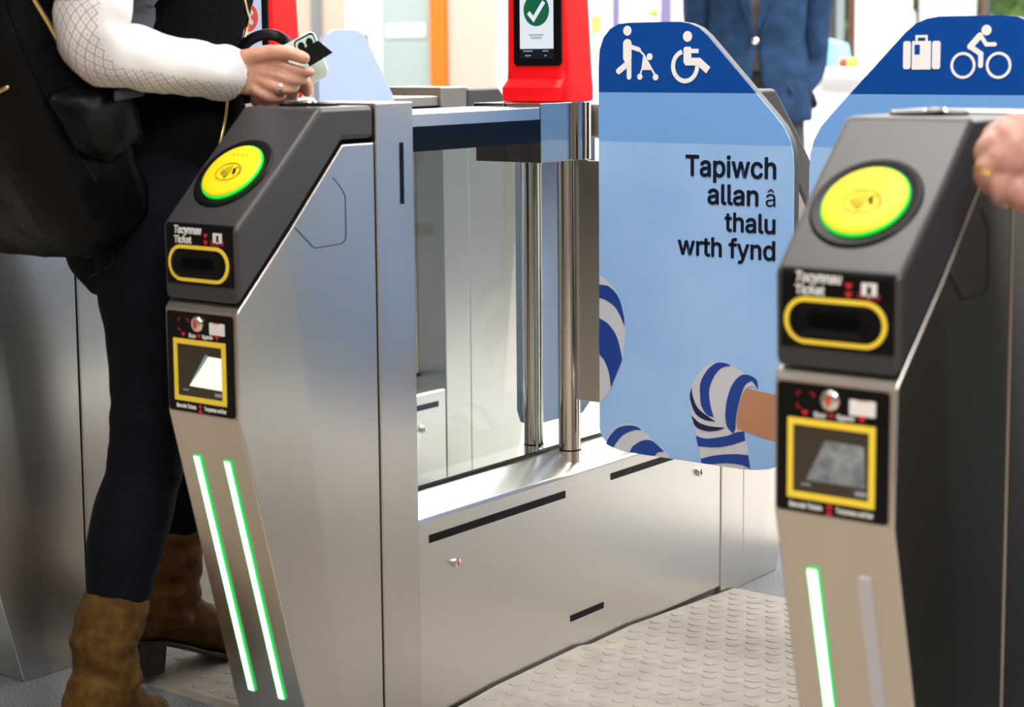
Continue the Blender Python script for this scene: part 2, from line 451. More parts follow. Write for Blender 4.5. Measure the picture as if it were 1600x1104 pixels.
def text(body, m, parent, fr, x0, x1, y0, y1, bold=0.0, shear=0.0, w0=0.0003, th=0.0005, name='lettering', label=None):
    """lettering fitted into the box x0..x1, y0..y1 of a frame"""
    cu_ = bpy.data.curves.new('t', 'FONT')
    cu_.body = body
    if FONT: cu_.font = FONT
    cu_.size = 1.0
    cu_.shear = shear
    cu_.resolution_u = 4
    cu_.extrude = 0.5
    o = bpy.data.objects.new('t', cu_)
    C.objects.link(o)
    dg = bpy.context.evaluated_depsgraph_get()
    me = bpy.data.meshes.new_from_object(o.evaluated_get(dg))
    bpy.data.objects.remove(o)
    xs = [v.co.x for v in me.vertices]; ys = [v.co.y for v in me.vertices]
    a, b, c, d = min(xs), max(xs), min(ys), max(ys)
    for v in me.vertices:
        p = fr.p(x0 + (v.co.x - a) / (b - a) * (x1 - x0), y0 + (v.co.y - c) / (d - c) * (y1 - y0), w0 + (v.co.z + 0.5) * th)
        v.co = p
    me.materials.clear()
    if bold:                                             # heavier strokes: copies of the letters set round a small circle
        k = (y1 - y0) / (d - c) * bold
        base = me
        bm = NB()
        for i in range(9):
            n0 = len(bm.verts)
            bm.from_mesh(base)
            bm.verts.ensure_lookup_table()
            off = V((0, 0, 0)) if i == 8 else fr.ex * (k * math.cos(i * math.pi / 4)) + fr.ey * (k * math.sin(i * math.pi / 4))
            for v in bm.verts[n0:]: v.co += off + fr.n * (i * 0.00003)
        me = bpy.data.meshes.new(name)
        bm.to_mesh(me); bm.free()
    return link(name, me, m, parent, label=label)

# ------------------------------------------------------------------ the setting
def slab(name, x0, x1, y0, y1, z0, z1, m):
    return structure(obj(name, box(NB(), x0, x1, y0, y1, z0, z1), m))
XL, XR, YF, YB, ZC = -9.0, 6.5, -6.5, 5.5, 3.2
slab('floor', XL - 0.2, XR + 0.2, -0.06, 1.72, -0.1, 0.0, M['floor'])
slab('floor_hall', XL - 0.2, XR + 0.2, 1.72, YB + 0.2, -0.1, 0.0, M['pale'])  # pale floor put in behind the gates to brighten their low panels
slab('floor_front', XL - 0.2, XR + 0.2, YF - 0.2, -0.06, -0.1, 0.0, M['stone'])  # unseen beige floor, added for the warm reflection in the gate feet
slab('ceiling', XL - 0.2, XR + 0.2, YF - 0.2, YB + 0.2, ZC, ZC + 0.1, M['ceil'])
slab('wall_left', XL - 0.2, XL, YF, YB, 0, ZC, M['wallwhite'])
slab('wall_right', XR, XR + 0.2, YF, YB, 0, ZC, M['cream'])
slab('wall_front', XL, XR, YF - 0.2, YF, 0, ZC, M['cream'])
def wx(px, y=YB): return atY(y, px, 60).x
WX0, WX1 = wx(1286), 1.2
bmw = NB()
box(bmw, XL, WX0, YB, YB + 0.2, 0, ZC)
box(bmw, WX1, XR, YB, YB + 0.2, 0, ZC)
box(bmw, WX0, WX1, YB, YB + 0.2, 0, 0.92)
box(bmw, WX0, WX1, YB, YB + 0.2, 2.5, ZC)
structure(obj('wall_back', bmw, M['wallwhite']))
def panel(name, p0, p1, z0, z1, m, d=0.03, y=YB):
    """upright panel fixed to the back wall between two pixel columns"""
    return obj(name, box(NB(), wx(p0, y), wx(p1, y), y - d, y - 0.001, z0, z1), m)
structure(panel('trim_1', 440, 498, 0.0, 2.6, M['cream'], 0.05))
structure(panel('trim_2', 498, 512, 0.0, 2.6, M['greyframe'], 0.06))
structure(panel('trim_3', 512, 548, 0.0, 2.6, M['cream'], 0.04))
dr = structure(panel('door_1', 549, 603, 0.0, 2.3, M['wallwhite'], 0.04))
hb = NB(); hx = wx(580)
box(hb, hx - 0.02, hx + 0.02, YB - 0.06, YB - 0.041, 1.09, 1.18)
tube(hb, [(hx, YB - 0.06, 1.14), (hx, YB - 0.10, 1.14), (hx + 0.07, YB - 0.10, 1.14)], [0.008] * 3, 8, 1)
obj('door_handle', hb, M['greyframe'], dr)
fw = structure(panel('window_1', 604, 685, 0.0, 2.3, M['frost'], 0.035))
structure(panel('trim_4', 685, 709, 0.0, 2.6, M['orange'], 0.07))
structure(panel('trim_5', 710, 778, 0.0, 2.6, M['peach'], 0.05))
FB = Frame((0, YB - 0.036, 0), (1, 0, 0), (0, 0, 1))
s = panel('door_sign', 604, 666, 1.158, 1.228, M['paper'], 0.006, YB - 0.036)
tag(s, 'small white sign reading Private on the pale turquoise panel', 'sign')
for tx_, pa_, pb_ in (('d', 606, 610), ('Private', 626, 655)): text(tx_, M['greytext'], s, Frame((0, YB - 0.0425, 0), (1, 0, 0), (0, 0, 1)), wx(pa_, YB - .04), wx(pb_, YB - .04), 1.178, 1.208)
structure(panel('trim_6', 966, 974, 0.0, 2.6, M['violetframe'], 0.05))
structure(panel('trim_7', 1041, 1049, 0.0, 2.6, M['violetframe'], 0.05))
dk = structure(panel('door_2', 974, 1041, 0.0, 2.4, M['wallwhite'], 0.03))
obj('door_handle', lathe(NB(), [(0.0, 0), (0.022, 0), (0.022, 0.03), (0.012, 0.04), (0, 0.045)], (wx(1028), YB - 0.031, 1.26), 16, 0, ((1, 0, 0), (0, 0, 1), (0, -1, 0))), M['brass'], dk)
p1 = panel('notice', 924, 940, 1.17, 1.25, mat('orange_notice', (0.65, 0.40, 0.13), 0.6), 0.006)
tag(p1, 'small pale orange notice on the white wall right of the red display', 'notice')
p1 = panel('notice', 924, 942, 1.05, 1.11, mat('pink_notice', (0.66, 0.42, 0.37), 0.6), 0.006)
tag(p1, 'small pink notice on the white wall below the orange one', 'notice')
# big window on the right with brown mullions and posters
wf = NB()
for a, b in ((1286, 1290), (1320, 1335), (1426, 1435), (1526, 1532)):
    box(wf, wx(a), wx(b), YB + 0.03, YB + 0.10, 0.92, 2.5)
box(wf, WX0, WX1, YB + 0.03, YB + 0.10, 0.92, 0.96)
box(wf, WX0, WX1, YB + 0.03, YB + 0.10, 2.44, 2.5)
structure(obj('dark_blocker_panel', box(NB(), 1.5, 4.3, YB - 0.05, YB - 0.001, 0, 2.4), M['blocker_wall']))  # added unseen dark panel, darkens the reflection in the right gate's side
structure(obj('dark_blocker_sheet', box(NB(), 1.02, 4.2, 0.30, YB - 0.06, 0.0, 0.005), M['blocker_floor']))  # added unseen black sheet on the floor, darkens the same side reflection
win = structure(obj('window_2', wf, M['brownframe']))
obj('pane', box(NB(), WX0, WX1, YB + 0.06, YB + 0.066, 0.96, 2.44), M['glass'], win)
def poster(p0, p1_, z0, z1, m, label):
    y = YB + 0.02
    b = box(NB(), wx(p0, y), wx(p1_, y), y, y + 0.008, z0, z1)
    o = tag(obj('poster', b, m), label, 'poster')
    fr = Frame((0, y, 0), (1, 0, 0), (0, 0, 1))
    bars = []
    a, c = wx(p0, y), wx(p1_, y)
    for i in range(9):
        zz = z1 - 0.05 - i * 0.05
        if zz < z0 + 0.03: break
        bars.append([(a + 0.06, zz), (a + 0.06, zz + 0.008), (c - 0.06 - 0.1 * (i % 3), zz + 0.008), (c - 0.06 - 0.1 * (i % 3), zz)])
    for b_ in bars: decal('text_line', [b_], mat('faded_red_text', (0.62, 0.5, 0.5), 0.6), o, fr)
    return o
poster(1336, 1424, 1.00, 1.75, M['paper'], 'large white poster hung in the window between dark brown frames')
poster(1436, 1524, 1.18, 1.9, M['papergrey'], 'grey poster in the window, right of the large white one')
def bush(cx, cz, y, sx, sz, seed, label):
    bm = NB(); rnd = random.Random(seed)
    for i in range(520):
        a, b = rnd.uniform(0, 6.28), rnd.uniform(-1, 1)
        r = rnd.uniform(0.3, 1.0) ** 0.5
        c = V((cx + sx * r * math.cos(a) * math.sqrt(1 - b * b), y + sx * 0.5 * r * math.sin(a), cz + sz * r * b))
        d = V((rnd.uniform(-1, 1), rnd.uniform(-1, 1), rnd.uniform(-1, 1))).normalized()
        e = d.orthogonal().normalized()
        s_ = rnd.uniform(0.06, 0.13)
        bm.faces.new([bm.verts.new(c + q) for q in (-d * s_, e * s_ * 0.5, d * s_, -e * s_ * 0.5)])
    o = thing('bush', label, 'bush', (cx, y, 0))
    o2 = obj('foliage', bm, M['leaf'], o); o2.matrix_parent_inverse = Matrix.Translation((-cx, -y, 0))
    t = obj('stem', tube(NB(), [(0, 0, -0.02), (0.03, 0, cz * 0.5), (0, 0, cz)], [0.04, 0.03, 0.02], 8, 3), M['brownframe'], o)
bush(wx(1300, 7.4), 1.25, 7.4, 0.34, 0.75, 3, 'green bush outside the window beside the man in blue')
bush(wx(1560, 7.4), 1.55, 7.4, 0.55, 0.6, 5, 'green bush outside the window above the bicycle sign')
slab('ground_outside', -6, 9, YB + 0.2, 12, -0.12, -0.02, mat('outdoor_paving', (0.5, 0.5, 0.48), 0.8))

# studded rubber mats in the two aisles
def stud_mat(name, x0, x1, label):
    prof = [(0.262, 0.0), (0.275, 0.006), (0.56, 0.026), (0.80, 0.030), (0.835, 0.024), (0.96, 0.026), (1.33, 0.007), (1.352, 0.0)]
    bm = NB()
    prism(bm, [(x0, y, z) for y, z in prof], (x1 - x0, 0, 0))
    def h(y):
        for (a, za), (b, zb) in zip(prof, prof[1:]):
            if a <= y <= b: return za + (zb - za) * (y - a) / (b - a)
        return 0
    bs = bm; st = 0.041; j = 0; y = 0.30
    while y < 1.32:
        x = x0 + 0.024 + (st / 2 if j % 2 else 0)
        while x < x1 - 0.018:
            z = h(y)
            ring0 = [(x + 0.0145 * math.cos(2 * math.pi * i / 12), y + 0.0145 * math.sin(2 * math.pi * i / 12)) for i in range(12)]
            lo = [bs.verts.new((a, b, h(b) - 0.0005)) for a, b in ring0]
            hi = [bs.verts.new((x + (a - x) * 0.86, y + (b - y) * 0.86, h(b) + 0.0013)) for a, b in ring0]
            bs.faces.new(hi)
            for i in range(12): bs.faces.new((lo[i], lo[(i + 1) % 12], hi[(i + 1) % 12], hi[i]))
            x += st
        y += st * 0.87; j += 1
    return tag(obj(name, bm, M['mat']), label, 'floor mat')
stud_mat('ramp_mat', 0.012, 0.842, 'beige studded rubber ramp mat on the floor of the wide aisle')
stud_mat('ramp_mat', -0.698, -0.160, 'beige studded rubber ramp mat under the walking woman in the narrow aisle')

# ------------------------------------------------------------------ ticket gates
W = 0.147          # width of the narrow front; the body behind the crease is 1 cm wider
LEN = 1.665        # length through the aisle; the rear half mirrors the front
KZ, LZ = 0.566, 0.721
def crease_y(z): return 0.1 + (0.824 - z) * (0.105 / 0.824)
def taper(bm):
    """fold the side sheets: in front of the crease they lean in towards the narrow front"""
    d = V((0, 0.105, -0.824)).normalized()
    n = V((0, d.z, -d.y)) * -1.0
    if n.y < 0: n = -n
    bmesh.ops.bisect_plane(bm, geom=bm.verts[:] + bm.edges[:] + bm.faces[:], plane_co=(0, crease_y(0.4), 0.4), plane_no=n)
    for v in bm.verts:
        dist = max(0.0, -(v.co - V((0, crease_y(0.4), 0.4))).dot(n))
        k = 0.04 * dist
        v.co.x += -k if v.co.x > -W / 2 else k
BX0, BX1 = -W - 0.005, 0.005
def mirror(bm):
    for v in bm.verts: v.co.y = LEN - v.co.y
    return bm
CAS = [(0.0055, LZ + 0.0035), (0, LZ - 0.0045), (0, KZ), (0.145, 0.0), (0.286, 0.0), (0.286, 0.9447), (0.2179, 0.9447)]
CAP = [(0.002, LZ + 0.0065), (0, 0.837), (0.17, 1.0), (0.2855, 1.0), (0.2855, 0.951), (0.2165, 0.951)]
def yz_prism(prof, x0=BX0, x1=BX1):
    bm = NB()
    prism(bm, [(x0, y, z) for y, z in prof], (x1 - x0, 0, 0))
    return bm
F_FRONT = Frame((0, 0, 0), (1, 0, 0), (0, 0, 1))                                  # x, z on the upright front
F_SLOPE = Frame((0, 0, 0.837), (1, 0, 0), (0, 0.17, 0.163))                       # x, distance up the sloping cap
F_FOOT = Frame((0, 0, KZ), (1, 0, 0), (0, -0.145, KZ))                            # x, minus distance down the leaning foot
F_SIDE = Frame((BX1, 0, 0), (0, 1, 0), (0, 0, 1))                                 # y, z on the right side

def tri_down(x, y, s): return [(x - s, y + s * 0.6), (x + s, y + s * 0.6), (x, y - s * 0.8)]
def tri_up(x, y, s): return [(x - s, y - s * 0.6), (x + s, y - s * 0.6), (x, y + s * 0.8)]

def wheelchair():
    P = [circle(0.212, 1.1005, 0.0088)]
    P += [rrect(0.2045, 0.2195, 1.055, 1.0835, 0.004)] + stroke([(0.2145, 1.0765), (0.2335, 1.0765)], 0.0072, caps=False)
    P += stroke([(0.208, 1.0590), (0.234, 1.0590), (0.2525, 1.0445)], 0.0125, caps=False)
    P += [circle(0.2325, 1.0585, 0.0062)]
    P += stroke(arc(0.2075, 1.0515, 0.0235, 105, 368, 34, 0.0245), 0.0075, caps=False)
    return P
def pushchair():
    P = [circle(0.092, 1.1115, 0.0083)]
    P += [rrect(0.0835, 0.1005, 1.058, 1.0975, 0.008)]
    P += stroke([(0.094, 1.064), (0.0925, 1.056), (0.0745, 1.0435)], 0.0105)
    P += stroke([(0.0955, 1.066), (0.0955, 1.0335)], 0.0092)
    P += stroke([(0.0985, 1.0845), (0.1155, 1.0795)], 0.0075)
    P += stroke([(0.1155, 1.0795), (0.1255, 1.0705), (0.1488, 1.0355)], 0.0028)
    P += [[(0.1245, 1.0705), (0.1205, 1.0455), (0.1432, 1.0452)], circle(0.1372, 1.0675, 0.0058)]
    P += [circle(0.1175, 1.034, 0.0052), circle(0.1492, 1.0332, 0.0054)] + stroke([(0.1215, 1.046), (0.1178, 1.036)], 0.0028)
    return P
def suitcase():
    P = [rrect(0.6, 0.6125, 1.046, 1.0885, 0.004), rrect(0.6145, 0.6455, 1.0455, 1.0885, 0.0006), rrect(0.6475, 0.661, 1.046, 1.0885, 0.004)]
    P += stroke([(0.622, 1.0885), (0.622, 1.0955), (0.638, 1.0955), (0.638, 1.0885)], 0.004, caps=False)
    return P
def bicycle():
    P = [circle(0.7335, 1.1035, 0.0078)]
    P += stroke(circle(0.6975, 1.0515, 0.0178, 40), 0.0042, True) + stroke(circle(0.7535, 1.0515, 0.0178, 40), 0.0042, True)
    P += stroke([(0.7235, 1.0955), (0.7085, 1.0795)], 0.0095) + stroke([(0.7085, 1.0795), (0.7255, 1.0685), (0.7255, 1.0515)], 0.0078)
    P += stroke([(0.7245, 1.0955), (0.7335, 1.0825), (0.747, 1.0825)], 0.0062)
    return P

SOCK = {
 's1': [(0.0325, 0.691), (0.049, 0.681), (0.069, 0.662), (0.082, 0.633), (0.087, 0.601), (0.084, 0.569), (0.08, 0.546), (0.057, 0.494), (0.0325, 0.464)],
 's1a': [(0.0325, 0.674), (0.053, 0.672), (0.073, 0.655), (0.084, 0.624), (0.086, 0.605), (0.069, 0.634), (0.049, 0.647), (0.0325, 0.651)],
 's1b': [(0.0325, 0.615), (0.053, 0.605), (0.07, 0.584), (0.08, 0.549), (0.078, 0.540), (0.057, 0.495), (0.053, 0.52), (0.043, 0.542), (0.0325, 0.554)],
 's2': [(0.046, 0.394), (0.052, 0.408), (0.068, 0.426), (0.088, 0.434), (0.107, 0.435), (0.13, 0.421), (0.145, 0.409), (0.168, 0.396), (0.181, 0.3845), (0.086, 0.3845), (0.06, 0.3885)],
 's2a': [(0.046, 0.394), (0.054, 0.408), (0.07, 0.424), (0.09, 0.431), (0.109, 0.432), (0.121, 0.427), (0.103, 0.424), (0.082, 0.413), (0.068, 0.398), (0.062, 0.3885), (0.052, 0.391)],
 's2b': [(0.096, 0.3845), (0.103, 0.396), (0.119, 0.407), (0.134, 0.411), (0.146, 0.409), (0.167, 0.395), (0.154, 0.392), (0.146, 0.3845)],
 's3': [(0.219, 0.495), (0.224, 0.518), (0.238, 0.54), (0.26, 0.557), (0.282, 0.561), (0.3, 0.557), (0.328, 0.545), (0.347, 0.539), (0.351, 0.525), (0.339, 0.527), (0.327, 0.521), (0.314, 0.496), (0.309, 0.471), (0.311, 0.452), (0.324, 0.45), (0.329, 0.432), (0.338, 0.3875), (0.315, 0.3845), (0.242, 0.3845), (0.231, 0.436), (0.222, 0.464)],
 's3a': [(0.239, 0.501), (0.24, 0.523), (0.253, 0.545), (0.271, 0.559), (0.289, 0.56), (0.299, 0.557), (0.28, 0.551), (0.266, 0.535), (0.257, 0.512), (0.259, 0.487), (0.266, 0.466), (0.253, 0.469), (0.242, 0.482)],
 's3b': [(0.304, 0.443), (0.291, 0.456), (0.289, 0.481), (0.295, 0.51), (0.307, 0.533), (0.325, 0.545), (0.347, 0.539), (0.351, 0.524), (0.339, 0.536), (0.326, 0.527), (0.314, 0.496), (0.309, 0.471), (0.308, 0.452)],
 's3c': [(0.219, 0.495), (0.222, 0.512), (0.225, 0.496), (0.235, 0.478), (0.257, 0.465), (0.27, 0.459), (0.246, 0.46), (0.228, 0.471)],
 's3d': [(0.222, 0.464), (0.239, 0.453), (0.261, 0.45), (0.288, 0.451), (0.275, 0.445), (0.253, 0.441), (0.231, 0.446)],
 's3e': [(0.231, 0.43), (0.253, 0.428), (0.29, 0.437), (0.311, 0.446), (0.325, 0.449), (0.327, 0.434), (0.297, 0.422), (0.268, 0.415), (0.236, 0.413)],
 's3f': [(0.241, 0.392), (0.268, 0.401), (0.304, 0.408), (0.333, 0.41), (0.337, 0.388), (0.319, 0.392), (0.29, 0.391), (0.261, 0.3855), (0.243, 0.3845)],
 'arm': [(0.327, 0.521), (0.346, 0.52), (0.381, 0.517), (0.4095, 0.513), (0.4095, 0.4385), (0.381, 0.44), (0.357, 0.443), (0.332, 0.448), (0.311, 0.451), (0.31, 0.471), (0.316, 0.498)],
}
def smooth_poly(P, k=5):
    n = len(P); out = []
    for i in range(n):
        p0, p1, p2, p3 = (V(P[(i + d) % n]) for d in (-1, 0, 1, 2))
        sharp = (p1 - p0).angle(p2 - p1) > 1.25
        m1 = V((0, 0)) if sharp else (p2 - p0) * 0.5
        m2 = V((0, 0)) if (p2 - p1).angle(p3 - p2) > 1.25 else (p3 - p1) * 0.5
        L = (p2 - p1).length
        m1 = m1.normalized() * min(m1.length, L * 1.2) if m1.length else (p2 - p1)
        m2 = m2.normalized() * min(m2.length, L * 1.2) if m2.length else (p2 - p1)
        for j in range(k):
            t = j / k
            out.append(tuple(p1 * (2 * t ** 3 - 3 * t * t + 1) + m1 * (t ** 3 - 2 * t * t + t) + p2 * (3 * t * t - 2 * t ** 3) + m2 * (t ** 3 - t * t)))
    return out
SOCK = {k_: smooth_poly(v_) for k_, v_ in SOCK.items()}
PADDLE = [(0.032, 0.42), (0.032, 1.05), (0.0345, 1.080), (0.042, 1.100), (0.056, 1.115), (0.074, 1.123), (0.095, 1.125), (0.195, 1.125), (0.215, 1.122), (0.233, 1.115), (0.25, 1.102),
          (0.375, 0.975), (0.393, 0.955), (0.405, 0.934), (0.411, 0.912), (0.4125, 0.885), (0.4125, 0.455), (0.408, 0.425), (0.395, 0.404), (0.372, 0.391), (0.345, 0.386), (0.315, 0.384), (0.088, 0.384), (0.062, 0.388), (0.043, 0.399), (0.034, 0.410)]

def paddle(parent, outline, yface, flip=None, printed=True, plain=None, name='paddle', label=None):
    """swing panel: coloured face towards -y, grey rim; flip mirrors it about x=flip"""
    fx = (lambda x: 2 * flip - x) if flip is not None else (lambda x: x)
    pts = [(fx(x), z) for x, z in outline]
    if printed:
        bm = NB()
        prism(bm, [(x, yface + 0.003, z) for x, z in pts], (0, 0.017, 0))
        o = obj(name, bm, M['rim'], parent, bevel=0.002, label=label)
        bm = NB()
        ins = 0.0012
        cx = sum(p[0] for p in pts) / len(pts); cz = sum(p[1] for p in pts) / len(pts)
        bm.faces.new([bm.verts.new((x, yface + 0.0028, z)) for x, z in pts])
        for zz in (1.0075, 0.9235):
            bmesh.ops.bisect_plane(bm, geom=bm.verts[:] + bm.edges[:] + bm.faces[:], plane_co=(0, 0, zz), plane_no=(0, 0, 1))
        for f in bm.faces:
            z = f.calc_center_median().z
            f.material_index = 0 if z > 1.0075 else (1 if z > 0.9235 else 2)
        r = bmesh.ops.extrude_face_region(bm, geom=bm.faces[:])
        for v in r['geom']:
            if isinstance(v, bmesh.types.BMVert): v.co.y = yface
        for f in bm.faces:
            z = f.calc_center_median().z
            f.material_index = 0 if z > 1.0075 else (1 if z > 0.9235 else 2)
        obj('printed_face', bm, [M['dblue'], M['mblue'], M['sblue']], o, label='printed face in royal blue, mid blue and sky blue bands')
        return o
    bm = NB()
    prism(bm, [(x, yface, z) for x, z in pts], (0, 0.014, 0))
    return obj(name, bm, plain, parent, bevel=0.002, label=label)

def lock(parent, fr, x, y, r=0.0085, key='red'):
    bm = NB()
    lathe(bm, [(0.0, 0), (r, 0), (r, 0.004), (r * 0.9, 0.006), (r * 0.55, 0.0075), (0.0, 0.008)], fr.p(x, y, 0.0), 24, 0, (fr.ex, fr.ey, fr.n))
    o = obj('lock', bm, M['silver'], parent, smooth=40)
    decal('keyhole', [rrect(x - r * 0.18, x + r * 0.18, y - r * 0.5, y + r * 0.5, r * 0.1)], M['red'] if key == 'red' else M['recess'], o, fr, 0.0080, 0.0004)
    return o

def gate(name, x0, label, leds=(True, True), head='tick', paddles='closed', front=True):
    g = thing(name, label, 'ticket gate', (x0, 0, 0), 0, 'ticket gates in the row')
    # stainless front leg with its leaning foot
    bm = yz_prism(CAS); taper(bm)
    cas = obj('front_casing', bm, M['steel'], g, bevel=0.0025, smooth=1.0)
    hatch = [(0.1945, 0.898), (0.2135, 0.879), (0.2205, 0.868), (0.2205, 0.812), (0.219, 0.804), (0.211, 0.799), (0.157, 0.797), (0.150, 0.799), (0.114, 0.830)]
    decal('access_hatch', stroke(hatch, 0.0011, False, False), M['recess'], cas, F_SIDE, 0.0001, 0.0004, label='dark outline of the access hatch')
    # charcoal cap
    bm = yz_prism(CAP, BX0 - 0.001, BX1 + 0.001); taper(bm)
    cap = obj('cap', bm, M['cap'], g, bevel=0.008, seg=4)
    pad = obj('top_pad', lathe(NB(), [(0.0, 0), (0.046, 0), (0.046, 0.004), (0.042, 0.006), (0.0, 0.0065)], (-0.078, 0.236, 0.9995), 36), M['black'], cap, smooth=40)
    obj('top_sensor', lathe(NB(), [(0.0, 0), (0.014, 0), (0.012, 0.003), (0.0, 0.004)], (-0.060, 0.214, 1.0058), 20), M['silver'], pad, smooth=40)
    # contactless reader on the slope
    cx, cs = -0.0762, 0.1020
    ax = (F_SLOPE.ex, F_SLOPE.ey, F_SLOPE.n)
    rd = obj('card_reader', lathe(NB(), [(0.0, -0.004), (0.0655, -0.004), (0.0655, 0.0015), (0.0635, 0.003), (0.061, 0.003), (0.056, 0.0015), (0.0, 0.0015)], F_SLOPE.p(cx, cs), 64, 0, ax), M['black'], g, smooth=40, label='round black contactless reader housing')
    obj('light_ring', lathe(NB(), [(0.0, 0.001), (0.0510, 0.001), (0.0515, 0.0025), (0.0508, 0.0045), (0.0495, 0.005), (0.0, 0.005)], F_SLOPE.p(cx, cs), 64, 0, ax), M['greenring'], rd, smooth=50, label='glowing green ring')
    obj('reader_disc', lathe(NB(), [(0.0, 0.004), (0.0484, 0.004), (0.0488, 0.0055), (0.0478, 0.0068), (0.045, 0.0074), (0.0, 0.0078)], F_SLOPE.p(cx, cs), 64, 0, ax), M['yellow'], rd, smooth=50, label='bright yellow disc with wave symbol')
    fr = Frame(F_SLOPE.p(cx, cs, 0.0078), F_SLOPE.ex, F_SLOPE.ey)
    decal('card_symbol', stroke(circle(-0.001, -0.004, 0.0235, 48, 0.0165), 0.0007, True), M['inkbrown'], rd, fr)
    wv = []
    for i, (rr, aa) in enumerate(((0.0075, 34), (0.0125, 34), (0.0175, 34), (0.0225, 34))):
        wv += stroke(arc(-0.021, -0.004, rr, -aa, aa, 10), 0.0013, caps=False)
    decal('wave_symbol', wv, M['ink'], rd, fr)
    hand = stroke([(0.0055, 0.002), (0.0095, 0.0045), (0.0145, 0.0055), (0.0185, 0.002), (0.0205, -0.004), (0.0205, -0.008)], 0.0009)
    hand += stroke([(0.0055, 0.000), (0.0105, 0.0015), (0.0065, -0.0025), (0.0115, -0.0015), (0.008, -0.006), (0.013, -0.0045), (0.0125, -0.010)], 0.0009)
    decal('hand_symbol', hand, M['ink'], rd, fr)
    decal('indicator_dot', [circle(-0.014 + i * 0.009, 0.029, 0.001, 10) for i in range(4)], M['inkbrown'], rd, fr)
    # ticket slot on the upright
    bm = NB()
    lprof = [(-0.0006, 0.754), (-0.0006, 0.833), (0.0002, 0.8372), (0.0018, 0.8395), (0.0030, 0.8405)]
    xa, xb = -0.1395, -0.0045
    a = [bm.verts.new((xa, y, z)) for y, z in lprof]; b = [bm.verts.new((xb, y, z)) for y, z in lprof]
    a2 = [bm.verts.new((xa, y + 0.002, z - 0.0005)) for y, z in lprof]; b2 = [bm.verts.new((xb, y + 0.002, z - 0.0005)) for y, z in lprof]
    for i in range(len(lprof) - 1):
        bm.faces.new((a[i], b[i], b[i + 1], a[i + 1])); bm.faces.new((a2[i], a2[i + 1], b2[i + 1], b2[i]))
        bm.faces.new((a[i], a[i + 1], a2[i + 1], a2[i])); bm.faces.new((b[i], b2[i], b2[i + 1], b[i + 1]))
    bm.faces.new((a[0], a2[0], b2[0], b[0])); bm.faces.new((a[-1], b[-1], b2[-1], a2[-1]))
    lab = obj('ticket_label', bm, M['gloss'], g, smooth=40, label='glossy black ticket label with white lettering')
    F0 = Frame((0, -0.0006, 0), (1, 0, 0), (0, 0, 1))
    text('Tocynnau', M['white'], lab, F0, -0.121, -0.0665, 0.8230, 0.8368, 0.022, 0.2)
    text('Ticket', M['white'], lab, F0, -0.122, -0.087, 0.8122, 0.8226, 0.022)
    for zz in (0.8245, 0.8150): decal('arrow', [tri_down(-0.0575, zz, 0.0046)], M['red'], lab, F0)
    tk = [rrect(-0.0425, -0.0365, 0.8155, 0.8295, 0.001), rrect(-0.0305, -0.0245, 0.8155, 0.8295, 0.001), [(-0.037, 0.8262), (-0.030, 0.8262), (-0.030, 0.8295), (-0.037, 0.8295)], tri_down(-0.0335, 0.8155, 0.0022)]
    decal('ticket_symbol', tk, M['white'], lab, F0)
    decal('symbol_frame', stroke([(-0.046, 0.819), (-0.046, 0.8125), (-0.022, 0.8125), (-0.022, 0.819)], 0.0008, False, False), M['red'], lab, F0)
    rp = rrect(-0.1325, -0.0145, 0.7605, 0.8070, 0.0232, 12)
    decal('slot_ring', stroke(rp, 0.0052, True), M['yring'], lab, F0, 0.0, 0.0012, label='yellow rounded ring around the ticket slot')
    bm = NB()
    inner = rrect(-0.1275, -0.0195, 0.7655, 0.8020, 0.0182, 10)
    mid = rrect(-0.124, -0.024, 0.769, 0.7985, 0.0147, 10)
    deep = rrect(-0.111, -0.038, 0.773, 0.7955, 0.011, 10)
    loft(bm, [[F0.p(x, y, 0.0002) for x, y in inner], [F0.p(x, y, 0.0035) for x, y in inner], [F0.p(x, y, 0.0045) for x, y in mid], [F0.p(x, y, 0.0012) for x, y in deep]], True)
    obj('slot_mouth', bm, M['black'], lab, smooth=40)
    decal('slot', [rrect(-0.107, -0.042, 0.7765, 0.7925, 0.0078, 8)], M['recess'], lab, F0, 0.0013, 0.0004)
    # barcode reader plate
    F1 = Frame((0, 0.0, 0), (1, 0, 0), (0, 0, 1))
    pl = decal('barcode_panel', [rrect(-0.1435, -0.0075, 0.5685, 0.7135, 0.005)], M['gloss'], g, F1, -0.0005, 0.0016, label='glossy black barcode reader panel')
    F2 = Frame((0, -0.0011, 0), (1, 0, 0), (0, 0, 1))
    lock(pl, F2, -0.0765, 0.6985, 0.0118)
    decal('ticket_card', [rrect(-0.0545, -0.0235, 0.6845, 0.7020, 0.002)], M['white'], pl, F2)
    decal('card_mark', [[(-0.0455, 0.6842), (-0.0325, 0.6842), (-0.0325, 0.6850), (-0.0455, 0.6850)], [(-0.0455, 0.7015), (-0.0325, 0.7015), (-0.0325, 0.7023), (-0.0455, 0.7023)]], M['red'], pl, F2, 0.0008)
    decal('corner_mark', stroke([(-0.118, 0.699), (-0.118, 0.7035), (-0.1135, 0.7035)], 0.0007, False, False) + stroke([(-0.1025, 0.7035), (-0.098, 0.7035), (-0.098, 0.699)], 0.0007, False, False) + stroke([(-0.118, 0.691), (-0.118, 0.6865), (-0.1135, 0.6865)], 0.0007, False, False), M['red'], pl, F2)
    for xx in (-0.1085, -0.0762, -0.0395): decal('arrow', [tri_down(xx, 0.6808, 0.0043)], M['red'], pl, F2)
    text('Scan', M['white'], pl, F2, -0.097, -0.083, 0.6775, 0.6835, 0.02)
    text('Sganio', M['white'], pl, F2, -0.0695, -0.0485, 0.6765, 0.6835, 0.02)
